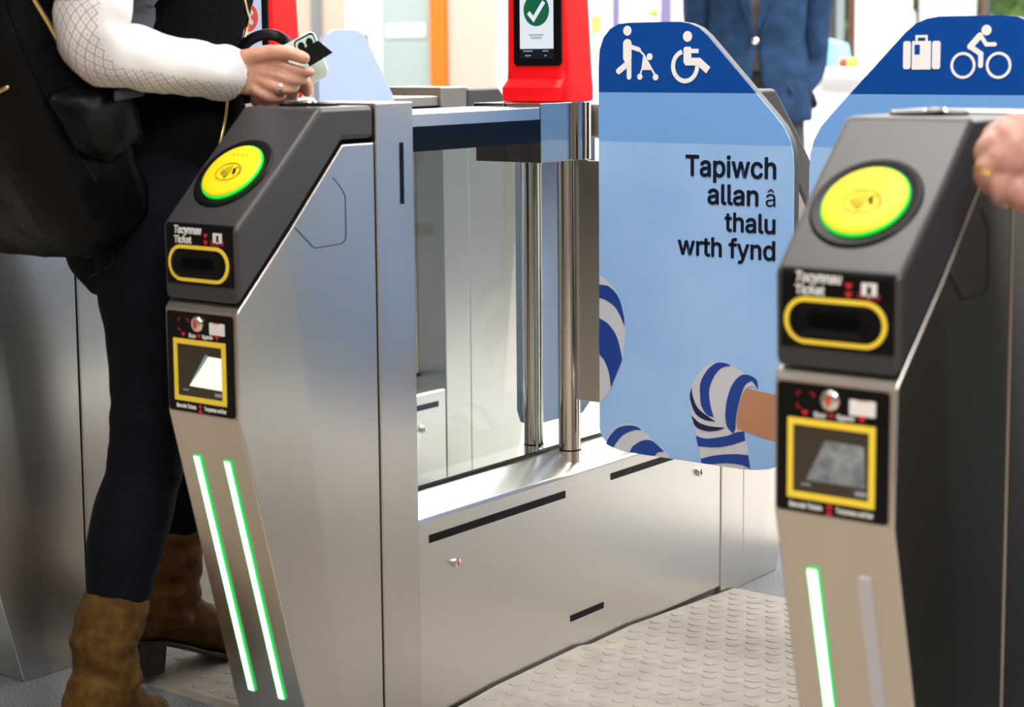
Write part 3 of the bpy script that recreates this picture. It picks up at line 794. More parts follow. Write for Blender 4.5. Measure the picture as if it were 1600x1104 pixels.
    fo, fi = rrect(-0.1290, -0.0230, 0.5845, 0.6745, 0.0004, 1), rrect(-0.1225, -0.0300, 0.5918, 0.6672, 0.0004, 1)
    bm = NB()
    loft(bm, [[F2.p(x, y, 0.0) for x, y in fo], [F2.p(x, y, 0.002) for x, y in fo], [F2.p(x, y, 0.002) for x, y in fi], [F2.p(x, y, 0.0) for x, y in fi]], False, closed=True)
    obj('yellow_frame', bm, M['yring'], pl)
    decal('scanner_window', [rrect(-0.1215, -0.0310, 0.5925, 0.6660, 0.001)], mat('scanner_well', (0.045, 0.036, 0.025), 0.25), pl, F2, 0.0002, 0.0004)
    if leds[1]:
        decal('scanner_patch', [[(-0.0575, 0.6530), (-0.0315, 0.6522), (-0.0315, 0.6062), (-0.0985, 0.6072)]], M['scanwhite'], pl, F2, 0.0006, 0.0004, label='bright white patch in the scanner window')  # pale patch in the window, brightness put into its colour and glow
        decal('scanner_facet', [[(-0.0635, 0.6555), (-0.0575, 0.6530), (-0.0985, 0.6090)]], M['scanblue'], pl, F2, 0.0006, 0.0004)
    else:
        decal('scanner_patch', [[(-0.0835, 0.6530), (-0.0365, 0.6515), (-0.0345, 0.6060), (-0.1065, 0.6060)]], M['scangrey'], pl, F2, 0.0006, 0.0004, label='grey patch in the scanner window')
    for rr in (rrect(-0.0465, -0.0325, 0.5965, 0.6015, 0.001), rrect(-0.112, -0.1005, 0.6000, 0.6018, 0.0005)): decal('scanner_mark', [rr], M['greytext'], pl, F2, 0.0006, 0.0004)
    text('Barcode Tickets', M['white'], pl, F2, -0.1265, -0.0865, 0.5738, 0.5798, 0.02)
    text('Tocynnau cod bar', M['white'], pl, F2, -0.0690, -0.0245, 0.5725, 0.5798, 0.02)
    for zz in (0.5795, 0.5725): decal('arrow', [tri_up(-0.0775, zz, 0.004)], M['red'], pl, F2)
    # light strips down the leaning foot
    for (xa, xb), lit in zip(((-0.1135, -0.0985), (-0.0500, -0.0355)), leds):
        bm = NB()
        out = rrect(xa, xb, -0.459, -0.0655, 0.002)
        prism(bm, [F_FOOT.p(x, y, -0.001) for x, y in out], F_FOOT.n * 0.0038)
        st = obj('light_strip', bm, M['ledhalo'] if lit else M['ledoff'], g, label='lit green light strip' if lit else 'unlit grey light strip')
        if lit:
            inn = rrect(xa + 0.0021, xb - 0.0021, -0.4575, -0.0670, 0.001)
            decal('light_diffuser', [inn], M['led'], st, F_FOOT, 0.0027, 0.0006)
    # front post, low box, rear mirror
    for rear in (False, True):
        bm = box(NB(), BX0 - 0.0015, BX1 + 0.0015, 0.2885, 0.3745, 0.0, 1.0035)
        if rear: mirror(bm)
        po = obj('post', bm, M['steel'], g, bevel=0.002)
        if not rear:
            decal('sensor_strip', [rrect(0.342, 0.3505, 0.848, 0.942, 0.0003, 1)], M['black'], po, Frame((BX1 + 0.0015, 0, 0), (0, 1, 0), (0, 0, 1)))
    bm = yz_prism(CAS); taper(bm); mirror(bm)
    obj('rear_casing', bm, M['steel'], g, bevel=0.0025, smooth=1.0)
    bm = yz_prism(CAP, BX0 - 0.001, BX1 + 0.001); taper(bm); mirror(bm)
    obj('rear_cap', bm, M['cap'], g, bevel=0.008, seg=4)
    # low box with a roof pitched to the glass
    y0, y1 = 0.3752, LEN - 0.3752
    XG = -0.0775
    bm = NB()
    prism(bm, [(BX0 + 0.002, y0, 0.02), (BX1 - 0.0005, y0, 0.02), (BX1 - 0.0005, y0, 0.340), (BX1 - 0.004, y0, 0.3445), (XG + 0.006, y0, 0.3665), (XG - 0.006, y0, 0.3665), (BX0 + 0.006, y0, 0.3445), (BX0 + 0.002, y0, 0.340)], (0, y1 - y0, 0))
    lb = obj('low_panel', bm, M['steel_flat'], g, bevel=0.0015)
    FS = Frame((BX1 - 0.0005, 0, 0), (0, 1, 0), (0, 0, 1))
    decal('sensor_strip', [rrect(0.4005, 0.769, 0.3035, 0.3165, 0.0003, 1)], M['black'], lb, FS)
    decal('sensor_strip', [rrect(0.9085, 1.2645, 0.308, 0.3205, 0.0003, 1)], M['black'], lb, FS)
    decal('sensor_strip', [rrect(0.782, 0.885, 0.0765, 0.0880, 0.0003, 1)], M['black'], lb, FS)
    lock(lb, FS, 0.464, 0.258); lock(lb, FS, 1.207, 0.267, key='dark')
    obj('plinth', box(NB(), BX0 + 0.012, BX1 - 0.008, y0, y1, 0, 0.02), M['steel'], g)
    obj('glass_seal', box(NB(), XG - 0.006, XG + 0.006, y0, y1, 0.3660, 0.3705), M['rubber'], g)
    for a, b in ((y0 + 0.001, 0.795), (0.868, y1 - 0.001)):
        gl = obj('glass_pane', box(NB(), XG - 0.004, XG + 0.004, a, b, 0.3705, 0.930), M['glass'], g)
        e = b if a < 0.5 else a
        obj('glass_edge', box(NB(), XG - 0.0038, XG + 0.0038, e - (0.002 if a < 0.5 else 0.0), e + (0.0 if a < 0.5 else 0.002), 0.3705, 0.925), M['glassedge'], gl)
    for a, b in ((y0 + 0.001, 0.7105), (0.888, y1 - 0.001)):
        ra = obj('handrail', box(NB(), BX0 + 0.008, BX1 - 0.006, a, b, 0.9255, 0.985), M['steel_flat'], g, bevel=0.002)
        FR = Frame((BX1 - 0.006, 0, 0), (0, 1, 0), (0, 0, 1))
        decal('black_band', [[(a, 0.9255), (b, 0.9255), (b, 0.9643), (a, 0.9643)]], M['band'], ra, FR, 0.0, 0.0006)
    # swing posts either side of the glass with their collars
    for px, sx in ((-0.036, 1), (XG * 2 + 0.036, -1)):
        lathe_p = [(0.0, 0.3445), (0.0195, 0.3445), (0.0195, 0.372), (0.0180, 0.372), (0.0180, 0.3745), (0.0190, 0.3745), (0.0190, 0.990), (0.0, 0.990)]
        po = obj('pole', lathe(NB(), lathe_p, (px, 0.84, 0), 36), M['polished'], g, smooth=40)
        obj('pole_ring', lathe(NB(), [(0.0, 0.3715), (0.0196, 0.3715), (0.0196, 0.3738), (0.0, 0.3738)], (px, 0.84, 0), 36), M['black'], po, smooth=40)
        bm = NB()
        cxr = px; rr = 0.0405
        prof = [(cxr + rr * math.cos(R(t)), 0.84 + rr * math.sin(R(t))) for t in range(-50, 91, 10)]
        prof = [(cxr + sx * (x - cxr), y) for x, y in prof]
        inn = XG - sx * -0.002
        xs = BX1 - 0.006 if sx > 0 else BX0 + 0.006
        outl = [(inn, 0.7125), (xs, 0.7125), (xs, 0.800)] + prof + [(inn, 0.8805)]
        prism(bm, [(x, y, 0.8905) for x, y in outl], (0, 0, 0.1005))
        obj('pole_collar', bm, M['polished'], g, smooth=25, bevel=0.001)
    # red display head on the two poles
    if head:
        bm = NB(); rings = []
        for z, xa, xb, ya, yb, rr in ((0.9915, -0.146, -0.0145, 0.786, 0.892, 0.018), (0.9935, -0.1475, -0.0125, 0.784, 0.8935, 0.018), (1.016, -0.1475, -0.0125, 0.784, 0.8935, 0.018), (1.030, -0.146, -0.0135, 0.797, 0.8925, 0.018),
                                          (1.046, -0.1455, -0.0145, 0.798, 0.892, 0.018), (1.17, -0.1440, -0.0205, 0.798, 0.890, 0.018), (1.30, -0.142, -0.0265, 0.800, 0.888, 0.018), (1.315, -0.137, -0.032, 0.806, 0.882, 0.014)):
            rings.append([(x, y, z) for x, y in rrect(xa, xb, ya, yb, rr, 8)])
        loft(bm, rings)
        hd = obj('display_head', bm, M['redhead'], g, smooth=30, label='red display head')
        FH = Frame((0, 0.7985, 0), (1, 0, 0), (0, 0, 1))
        decal('screen_bezel', [rrect(-0.1215, -0.0200, 1.0535, 1.270, 0.008)], M['gloss'], hd, FH, -0.002, 0.0045)
        decal('screen', [rrect(-0.1075, -0.0350, 1.0825, 1.250, 0.0005, 1)], M['screenwhite'] if head == 'tick' else M['screenblue'], hd, FH, 0.0026, 0.0004, label='lit screen')
        decal('screen_bar', [rrect(-0.1075, -0.0350, 1.0650, 1.0820, 0.0005, 1)], M['screendark'], hd, FH, 0.0026, 0.0004)
        cxx, czz = -0.0712, 1.149
        decal('symbol_disc', [circle(cxx, czz, 0.0275, 48)], M['screengreen'] if head == 'tick' else M['screenred'], hd, FH, 0.0031, 0.0003)
        if head == 'tick':
            decal('tick_symbol', stroke([(cxx - 0.017, czz - 0.004), (cxx - 0.006, czz - 0.0155), (cxx + 0.0165, czz + 0.014)], 0.0075, False, False), M['screenwhite'], hd, FH, 0.0035, 0.0003)
            bars = []
            for i in range(12): bars.append([(cxx - 0.0155 + i * 0.0026, 1.1050), (cxx - 0.0155 + i * 0.0026 + 0.0018, 1.1050), (cxx - 0.0155 + i * 0.0026 + 0.0018, 1.1078), (cxx - 0.0155 + i * 0.0026, 1.1078)])
            for i in range(9): bars.append([(cxx - 0.0120 + i * 0.0026, 1.1000), (cxx - 0.0120 + i * 0.0026 + 0.0018, 1.1000), (cxx - 0.0120 + i * 0.0026 + 0.0018, 1.1028), (cxx - 0.0120 + i * 0.0026, 1.1028)])
            decal('small_print', bars[:12], M['greytext'], hd, FH, 0.0031, 0.0003)
            decal('small_print', bars[12:], M['greytext'], hd, FH, 0.0031, 0.0003)
            for xa, nn, zz in ((-0.100, 8, 1.0775), (-0.096, 5, 1.0695), (-0.058, 5, 1.0775), (-0.054, 2, 1.0695)):
                bars = [[(xa + i * 0.0026, zz), (xa + i * 0.0026 + 0.0018, zz), (xa + i * 0.0026 + 0.0018, zz + 0.0026), (xa + i * 0.0026, zz + 0.0026)] for i in range(nn)]
                decal('small_print', bars, M['greytext'], hd, FH, 0.0031, 0.0003)
        else:
            q = 0.0125
            decal('cross_symbol', stroke([(cxx - q, czz - q), (cxx + q, czz + q)], 0.0085, False, False) + stroke([(cxx - q, czz + q), (cxx + q, czz - q)], 0.0085, False, False), M['screenblue'], hd, FH, 0.0035, 0.0003)
    return g

def bracket(parent, x0, x1, y0=0.8385, y1=0.8500):
    return obj('hinge_plate', box(NB(), x0, x1, y0, y1, 0.464, 0.889), M['steel'], parent, bevel=0.001)

M['scanwhite'] = mat('scanner_patch_white', (0.8, 0.79, 0.76), 0.4, emit=(1, 0.98, 0.93), estr=0.55)
M['scanblue'] = mat('scanner_facet_blue', (0.2, 0.3, 0.4), 0.2, emit=(0.3, 0.42, 0.55), estr=0.15)
M['scangrey'] = add_noise(mat('scanner_patch_grey', (0.2, 0.23, 0.26), 0.25), (70, 200, 70), 3, mix=((0.14, 0.165, 0.19), (0.30, 0.33, 0.36)))

XB, XC = 1.0001, -0.707
gA = gate('ticket_gate', 0.0, 'steel ticket gate in the middle, right beside the walking woman, with two lit green strips', (True, True), 'tick')
gB = gate('ticket_gate', XB, 'steel ticket gate nearest the camera at the right, one green strip lit and one unlit', (True, False), 'tick')
gC = gate('ticket_gate', XC, 'steel ticket gate at the far left, behind the woman in brown boots', (True, True), 'cross')

# wide aisle, closed: paddle of the middle gate and its mirror on the near right gate
pa = paddle(gA, PADDLE, 0.835, label='blue paddle with pushchair and wheelchair signs')
FP = Frame((0, 0.835, 0), (1, 0, 0), (0, 0, 1))
decal('pushchair_symbol', pushchair(), M['signwhite'], pa, FP)
decal('wheelchair_symbol', wheelchair(), M['signwhite'], pa, FP)
text('Tapiwch', M['ink'], pa, FP, 0.2100, 0.3800, 0.8612, 0.9050, 0.018)
text('allan', M['ink'], pa, FP, 0.2530, 0.3475, 0.8247, 0.8572, 0.018)
text('\u00e2', M['ink'], pa, FP, 0.3622, 0.3800, 0.8245, 0.8535, 0.0)
text('thalu', M['ink'], pa, FP, 0.2860, 0.3795, 0.7808, 0.8115, 0.018)
text('wrth fynd', M['ink'], pa, FP, 0.1950, 0.3795, 0.7292, 0.7695, 0.018)
for key, bands in (('s1', ('s1a', 's1b')), ('s2', ('s2a', 's2b')), ('s3', ('s3a', 's3b', 's3e', 's3f', 's3c', 's3d'))):
    so = decal('striped_sleeve_print', [SOCK[key]], M['sockwhite'], pa, FP, 0.0002, 0.0003, label='printed blue and white striped sleeve')
    decal('blue_stripes', [SOCK[b] for b in bands if b not in ('s3c', 's3d')], M['sockblue'], pa, FP, 0.0007, 0.0003)
decal('navy_stripes', [SOCK['s3c'], SOCK['s3d']], M['sockdark'], pa, FP, 0.0007, 0.0003)
decal('arm_print', [SOCK['arm']], M['skinprint'], pa, FP, 0.0004, 0.0002, label='printed bare arm')
bracket(gA, -0.020, 0.0345)

pb = paddle(gB, [(x - XB, z) for x, z in PADDLE], 0.835, flip=0.42655 - XB, label='blue paddle with suitcase and bicycle signs')
FPB = Frame((-XB, 0.835, 0), (1, 0, 0), (0, 0, 1))
decal('suitcase_symbol', suitcase(), M['signwhite'], pb, FPB)
decal('suitcase_tag', [rrect(0.619, 0.6275, 1.0685, 1.083, 0.0005, 1)], M['dblue'], pb, FPB, 0.0009)
decal('bicycle_symbol', bicycle(), M['signwhite'], pb, FPB)
bracket(gB, -W + 0.0 - 0.0345, -W + 0.020)
# narrow aisle, open: both paddles swung away along the aisle
SMALL = [(0.02, 0.42), (0.02, 1.05), (0.024, 1.085), (0.04, 1.11), (0.07, 1.125), (0.13, 1.125), (0.150, 1.119), (0.165, 1.103), (0.240, 0.992), (0.252, 0.965), (0.256, 0.93), (0.256, 0.45), (0.245, 0.41), (0.21, 0.386), (0.06, 0.386), (0.03, 0.397)]
def open_paddle(parent, x, label):
    bm = NB()
    prism(bm, [(x, 0.855 + a, z) for a, z in SMALL], (0.014, 0, 0))
    return obj('paddle', bm, M['pblue'], parent, bevel=0.002, label=label)
open_paddle(gC, 0.026, 'pale blue paddle swung open')
open_paddle(gA, -W - 0.040, 'pale blue paddle swung open')

# ------------------------------------------------------------------ the walking woman in the narrow aisle
def ellrings(spec, n=40, p=2.3):
    """(cx, cy, z, a, b) horizontal rings, resampled smoothly"""
    P, Rr = smooth_path([(c[0], c[1], c[2]) for c in spec], [(c[3], c[4]) for c in spec], 5)
    return [ell(q, r[0], r[1], n, p=p) for q, r in zip(P, Rr)]

from mathutils.bvhtree import BVHTree
def pin(bvh, pts, lift=0.001):
    """points on a surface seen at the given photo pixels, lifted a little off it"""
    out = []
    for q in pts:
        d = ray(*q).normalized()
        h = bvh.ray_cast(CAM, d)
        if h[0] is None: continue
        out.append(h[0] + h[1].normalized() * lift if h[1].dot(d) < 0 else h[0] - h[1].normalized() * lift)
    return out
XRT = -0.30                                            # plane of her right leg
wo = thing('person', 'person in a black fleece vest and white lace sleeves, walking with card and phone', 'person', (-0.41, 0.12, 0))
def under(o, root):
    o.parent = root
    o.matrix_parent_inverse = Matrix.Translation(-root.location)
    return o
leg_r = [(atX(XRT, px, py), r) for px, py, r in ((250, 330, .105), (247, 400, .098), (241, 455, .087), (245, 520, .079), (241, 600, .069), (237, 640, .063), (233, 655, .062), (235, 668, .058), (232, 682, .0605), (233, 694, .0565), (229, 708, .0605), (230, 720, .057), (226, 734, .0605), (222, 750, .0575),
                                             (208, 800, .0615), (196, 850, .0595), (188, 900, .0525), (184, 945, .046))]
leg_l = [(V((-.43, .20, .82)), .095), (atX(-.445, 246, 410), .092), (atX(-.455, 266, 490), .080), (atX(-.475, 282, 580), .068), (atX(-.49, 284, 650), .060), (atX(-0.50, 280, 720), .058), (atX(-0.51, 276, 780), .060), (atX(-0.51, 277, 830), .050)]
def leg_tube(bm, l, grow=0.0, k=4):
    tube(bm, [q for q, r in l], [r + grow for q, r in l], 20, k)
# body: one continuous surface under the clothes, hands included
sh_r, el_r, wr_r = V((-0.215, 0.16, 1.33)), atX(-0.20, 146, 76), atX(-0.20, 350, 113)
d_h = (wr_r - CAM).dot(cf)
H = lambda px, py, dd=0.0: at(px, py, d_h + dd)
def hand_right(bm):
    tube(bm, [H(330, 113), H(356, 113), H(385, 112), H(408, 112)], [(.028, .022), (.031, .019), (.035, .016), (.032, .013)], 18, 4, up=cu)
    tube(bm, [H(376, 94, -.004), H(410, 84, -.016), H(446, 82, -.024), H(475, 91, -.022)], [.015, .0125, .0112, .0095], 14, 4, up=cu)
    tube(bm, [H(404, 94, -.002), H(430, 99, -.010), H(458, 108, -.010), H(485, 113, -.002)], [.0105, .0096, .0086, .0072], 14, 4, up=cu)
    tube(bm, [H(404, 110, -.004), H(432, 118, -.014), H(456, 125, -.010), H(474, 124, .002)], [.0102, .0094, .0084, .0070], 14, 4, up=cu)
    tube(bm, [H(402, 124, -.003), H(426, 134, -.014), H(447, 140, -.008), H(462, 136, .006)], [.0100, .0092, .0082, .0070], 14, 4, up=cu)
    tube(bm, [H(394, 136, -.002), H(414, 149, -.008), H(430, 153, -.002), H(442, 149, .010)], [.0092, .0084, .0076, .0064], 14, 4, up=cu)
def hand_left(bm):
    q = .085
    tube(bm, [H(372, 120, q + .03), H(400, 118, q + .01), H(430, 116, q), H(455, 114, q)], [(.028, .022), (.033, .016), (.036, .015), (.032, .013)], 18, 4, up=cu)
    tube(bm, [H(432, 96, q), H(456, 112, q - .03), H(474, 126, q - .045), H(480, 142, q - .04)], [.013, .0125, .0120, .0098], 14, 4, up=cu)
    for (ax, ay), (bx, by), (tx, ty), r in (((440, 130), (455, 150), (456, 141), .0112), ((428, 134), (440, 158), (437, 150), .0115), ((412, 134), (420, 160), (418, 152), .011), ((398, 132), (402, 160), (401, 153), .0098)):
        tube(bm, [H(ax, ay, q), H(bx, by - 4, q - .012), H(tx, ty + 4, q - .034), H(tx + 1, ty - 4, q - .042)], [r * 1.05, r, r, r * .85], 14, 4, up=cu)
bm = NB()
loft(bm, ellrings([(-.385, .17, .72, .10, .08), (-.39, .17, .80, .135, .10), (-.395, .18, .92, .135, .10), (-.40, .195, 1.04, .14, .10), (-.41, .205, 1.18, .155, .11), (-.41, .21, 1.32, .155, .085), (-.41, .22, 1.385, .07, .06)]))
tube(bm, [(-.41, .22, 1.36), (-.41, .245, 1.44)], [.052, .048], 16, 2)
lathe(bm, [(0.0, -.125), (.035, -.118), (.062, -.085), (.073, -.03), (.076, .03), (.066, .08), (.04, .108), (0, .116)], (-.41, .275, 1.555), 24)
tube(bm, [(-.41, .345, 1.555), (-.41, .362, 1.53), (-.41, .35, 1.522)], [.008, .012, .01], 10, 2)
for sx in (-1, 1): tube(bm, [(-.41 + sx * .074, .275, 1.565), (-.41 + sx * .08, .27, 1.545)], [(.012, .01), (.01, .008)], 8, 2)
for l in (leg_r, leg_l): leg_tube(bm, l, -0.008, 3)
tube(bm, [leg_r[-1][0] + V((0, 0, .01)), V((-.30, -.030, .11)), V((-.295, .06, .045))], [.034, .024, .018], 16, 4)
tube(bm, [leg_l[-1][0] + V((0, 0, .01)), V((-.52, .30, .12)), V((-.50, .40, .05))], [.034, .024, .018], 16, 4)
tube(bm, [V((-.33, .20, 1.325)), sh_r, atX(-0.20, 152, -70), atX(-0.20, 146, 0), atX(-0.20, 140, 42), atX(-0.20, 160, 74), atX(-0.20, 260, 100), wr_r], [.055, .048, .042, .038, .036, .036, .032, .026], 18, 5)
hand_right(bm)
wl = H(372, 120, .115)
tube(bm, [V((-.49, .20, 1.325)), V((-.600, .20, 1.31)), V((-.62, .16, 1.20)), V((-.60, .10, 1.085)), V((-.50, .26, 1.06)), wl], [.055, .050, .042, .037, .034, .025], 18, 5)
hand_left(bm)
me = remesh(bm, 0.0030, 2)
body = under(link('body', me, M['skin'], smooth=180), wo)
# hair
bm = NB()
lathe(bm, [(0.0, -.10), (.05, -.10), (.082, -.04), (.086, .03), (.075, .09), (.045, .122), (0, .132)], (-.41, .255, 1.56), 24)
for v in bm.verts:
    if v.co.y > .31: v.co.y = .31 + (v.co.y - .31) * 0.1
under(obj('hair', jitter(bm, .006, 40), mat('brown_hair', (0.06, 0.03, 0.015), 0.5), None, smooth=180), wo)
# jeans
bm = NB()
loft(bm, ellrings([(-.385, .18, .70, .10, .08), (-.385, .175, .755, .135, .108), (-.387, .172, .83, .158, .122), (-.39, .178, .92, .155, .12), (-.39, .18, .95, .15, .118)]))
leg_tube(bm, leg_r, 0.0, 4); leg_tube(bm, leg_l, 0.0, 4)
me = remesh(bm, 0.0055, 3)
je = under(link('jeans', me, M['denim'], smooth=180), wo)
tb = NB(); tb.from_mesh(me); bj = BVHTree.FromBMesh(tb); tb.free()
bm = NB()
pk = [(166, 312), (170, 350), (177, 408), (162, 420), (140, 432)]
pk = pin(bj, pk)
tube(bm, pk, [.0007] * len(pk), 6, 2)
under(obj('pocket_stitching', bm, mat('blue_stitching', (0.012, 0.018, 0.035), .8), None), je)
# boots
def boot(p_heel, ang, shaft, label, root):
    """p_heel: ground point under the heel; ang: heading (0 = +y, positive turns to +x)"""
    fw = V((math.sin(ang), math.cos(ang), 0)); sd = V((math.cos(ang), -math.sin(ang), 0)); up = V((0, 0, 1))
    P = lambda f, z, s=0.0: V(p_heel) + fw * f + up * z + sd * s
    bm = NB()
    tube(bm, [q for q, r in shaft], [r for q, r in shaft], 26, 3, round_ends=False)
    foot = [(-.032, .062, .120, .026), (-.015, .058, .150, .036), (.02, .052, .165, .040), (.06, .038, .150, .040), (.10, .020, .118, .041), (.14, .006, .082, .043), (.175, .003, .062, .040), (.205, .006, .050, .030), (.222, .012, .040, .016)]
    loft(bm, [ell(P(f, (z0 + z1) / 2), w, (z1 - z0) / 2, 24, sd, up, 2.5) for f, z0, z1, w in foot])
    me = remesh(bm, 0.005, 5)
    tmp = NB(); tmp.from_mesh(me)
    jitter(tmp, .0045, 26, p_heel[0] * 10, 2.2)
    b = under(obj('boot', tmp, M['suede'], None, smooth=180, label=label), root)
    bm = NB()
    sole = [(-.030, .058, .027), (.02, .050, .036), (.06, .034, .036), (.10, .016, .038), (.14, .002, .041), (.18, .0, .039), (.208, .003, .028), (.222, .010, .012)]
    loft(bm, [[P(f, z, -w), P(f, z, w), P(f, z + .009, w), P(f, z + .009, -w)] for f, z, w in sole])
    under(obj('sole', bm, M['heel'], None, bevel=.002), b)
    bm = NB()
    loft(bm, [ell(P(-.002, z), a, c, 20, sd, fw, 3.0) for z, a, c in ((0.0, .026, .028), (.004, .027, .029), (.06, .033, .033))])
    under(obj('heel', bm, M['heel'], None, smooth=40), b)
    return b
boot((-0.290, -0.052, 0.0), R(-20), [(atX(XRT, 183, 926), .0495), (atX(XRT, 182, 932), .0500), (atX(XRT, 176, 960), .0520), (atX(XRT, 168, 978), .0525), (atX(XRT, 164, 990), .0500), (atX(XRT, 162, 1006), .0530), (atX(XRT, 164, 1022), .0490), (atX(XRT, 166, 1040), .0510), (atX(XRT, 168, 1075), .052), (V((-.30, -.035, .10)), .050)],
     'brown suede ankle boot, the nearer one', wo)
boot((-0.528, 0.272, 0.019), R(14), [(atX(-.51, 277, 800), .0500), (atX(-.51, 276, 815), .0505), (atX(-.51, 272, 850), .0520), (atX(-.51, 268, 880), .0540), (atX(-.51, 268, 900), .0500), (atX(-.51, 266, 925), .0540), (atX(-.51, 262, 945), .0500), (atX(-.515, 261, 965), .047)],
     'brown suede ankle boot in shade, the one farther ahead', wo)
# vest
VS = [(c[0], c[1] - (.018 if c[2] > 1 else .0), *c[2:]) for c in [(-.39, .175, .79, .172, .135), (-.39, .180, .86, .178, .138), (-.40, .19, .96, .175, .138), (-.405, .20, 1.05, .176, .140), (-.41, .21, 1.16, .186, .148), (-.41, .215, 1.27, .184, .138), (-.41, .22, 1.34, .155, .112), (-.41, .225, 1.40, .075, .07)]]
bm = NB(); loft(bm, ellrings(VS, 64)); jitter(bm, .007, 60); jitter(bm, .010, 14, 3.0)
bv = BVHTree.FromBMesh(bm)
ve = under(obj('vest', bm, M['fleece'], None, smooth=180), wo)
bm = NB(); loft(bm, ellrings([(c[0], c[1] + .028, c[2], c[3] * .50, c[4]) for c in VS if c[2] > .83], 40)); jitter(bm, .004, 60)
under(obj('sweater_front', bm, M['knit'], None, smooth=180, label='navy knit showing in the vest opening'), wo)
def vest_y(x, z, off=0.0):
    for a, b in zip(VS, VS[1:]):
        if a[2] <= z <= b[2]:
            t = (z - a[2]) / (b[2] - a[2]); c = [a[i] + (b[i] - a[i]) * t for i in range(5)]
            q = max(0.0, 1 - abs((x - c[0]) / c[3]) ** 2.3) ** (1 / 2.3)
            return c[1] + c[4] * q + off
    return 0
bm = NB()
zp = pin(bv, [(372, -40), (378, -10), (383, 15), (386, 35), (384, 55), (378, 75), (369, 95), (360, 120), (354, 140), (353, 160), (350, 185), (345, 210), (338, 240)], .002)
tube(bm, zp, [.0026] * len(zp), 8, 4)
under(obj('vest_zip', bm, M['brass'], None, smooth=180, label='brass zip along the vest edge'), ve)
bm = NB()
zp = [(210, 348), (222, 344), (234, 339), (246, 333), (258, 327), (272, 320), (286, 311), (300, 303)]
zp = pin(bv, zp, .002)
tube(bm, zp, [.0022] * len(zp), 8, 4)
under(obj('pocket_zip', bm, M['brass'], None, smooth=180), ve)
# white lace sleeve
bm = NB()
sl = [(V((-.235, .18, 1.37)), .058), (sh_r + V((0, -.01, -.02)), .060), (atX(-0.20, 152, -70), .056), (atX(-0.20, 148, 0), .0535), (atX(-0.20, 143, 45), .0520), (atX(-0.20, 160, 78), .0500), (atX(-0.20, 205, 88), .0460), (atX(-0.20, 260, 100), .0425), (atX(-0.20, 320, 110), .0405), (atX(-0.20, 354, 115), .0415), (atX(-0.20, 358, 116), .0405)]
tube(bm, [q for q, r in sl], [r for q, r in sl], 40, 5, up=(0, 0, 1), round_ends=False)
jitter(bm, .005, 30); 
under(obj('lace_sleeve', bm, M['lace'], None, smooth=180, label='white lace sleeve'), wo)
bm = NB()
tube(bm, [V((-.59, .20, 1.35)), V((-.61, .19, 1.30)), V((-.625, .16, 1.19)), V((-.605, .10, 1.08)), V((-.50, .27, 1.05)), H(384, 122, .10)], [.058, .056, .050, .045, .042, .040], 30, 5, round_ends=False)
under(obj('sleeve', bm, M['fleece'], None, smooth=180, label='black sleeve of the far arm'), wo)
bm = NB()
tube(bm, [H(366, 96, .07), H(384, 68, .06), H(408, 55, .06), H(432, 56, .06), H(452, 70, .07), H(458, 92, .085)], [(.010, .004)] * 6, 10, 4, up=cu)
under(obj('wrist_strap', bm, M['leather'], None, smooth=180), wo)
bm = NB()
rc = H(436, 137, -.0115)
rd_ = (H(447, 140, -.008) - H(426, 134, -.014)).normalized()
e1 = rd_.orthogonal().normalized(); e2 = rd_.cross(e1)
bmesh.ops.create_uvsphere(bm, u_segments=10, v_segments=6, radius=.0001)
bm.clear()
loft(bm, [[rc + (e1 * math.cos(a) + e2 * math.sin(a)) * r + rd_ * w for a in [i * math.pi / 12 for i in range(24)]] for r, w in ((.0092, -.003), (.0106, -.003), (.0106, .003), (.0092, .003))], False, closed=True)
under(obj('ring', bm, M['silver'], None, smooth=40), wo)

# phone and card
def slab_px(corners, depth_fn, th, r=0.0):
    P = [at(px, py, depth_fn(i)) for i, (px, py) in enumerate(corners)]
    nrm = (P[1] - P[0]).cross(P[3] - P[0]).normalized()
    if nrm.dot(CAM - P[0]) > 0: nrm = -nrm
    return P, nrm * th
P, dv = slab_px([(436, 74), (489, 46), (516, 112), (462, 144)], lambda i: d_h + (.055, .05, .05, .055)[i], .008)
ph = thing('mobile_phone', 'mint mobile phone in a clear case behind the black card', 'phone', tuple(P[3]))
ex, ey = (P[1] - P[0]), (P[3] - P[0])
def q2(u, v): return P[0] + ex * u + ey * v
bm = NB(); prism(bm, [q2(u, v) for u, v in rrect(0, 1, 0, 1, 0.14, 6)], dv)
under(obj('phone_body', bm, M['mint'], None, bevel=.0015), ph)
bm = NB(); prism(bm, [q2(u, v) - dv * .05 for u, v in rrect(.42, .94, .07, .34, 0.08, 5)], -dv * .12)
isl = under(obj('camera_bump', bm, M['mint'], None, bevel=.0008), ph)
for u, v in ((.56, .21), (.80, .21)):
    bm = NB(); prism(bm, [q2(u + .095 * math.cos(i * math.pi / 10), v + .095 * math.sin(i * math.pi / 10)) - dv * .17 for i in range(20)], -dv * .1)
    under(obj('camera_lens', bm, M['phonedark'], None), isl)
bm = NB(); prism(bm, [q2(u, v) + dv * .01 for u, v in rrect(.39, .97, .035, .375, 0.09, 5)], -dv * .07)
under(obj('bump_outline', bm, M['phonedark'], None), isl)
P2, dv2 = slab_px([(468, 79), (497, 63), (520, 82), (484, 104)], lambda i: d_h + (-.004, .0, .0, -.002)[i], .0012)
bm = NB(); prism(bm, P2, dv2)
cd = obj('bank_card', bm, M['card'])
tag(cd, 'black payment card held out in the right hand of the woman', 'card')

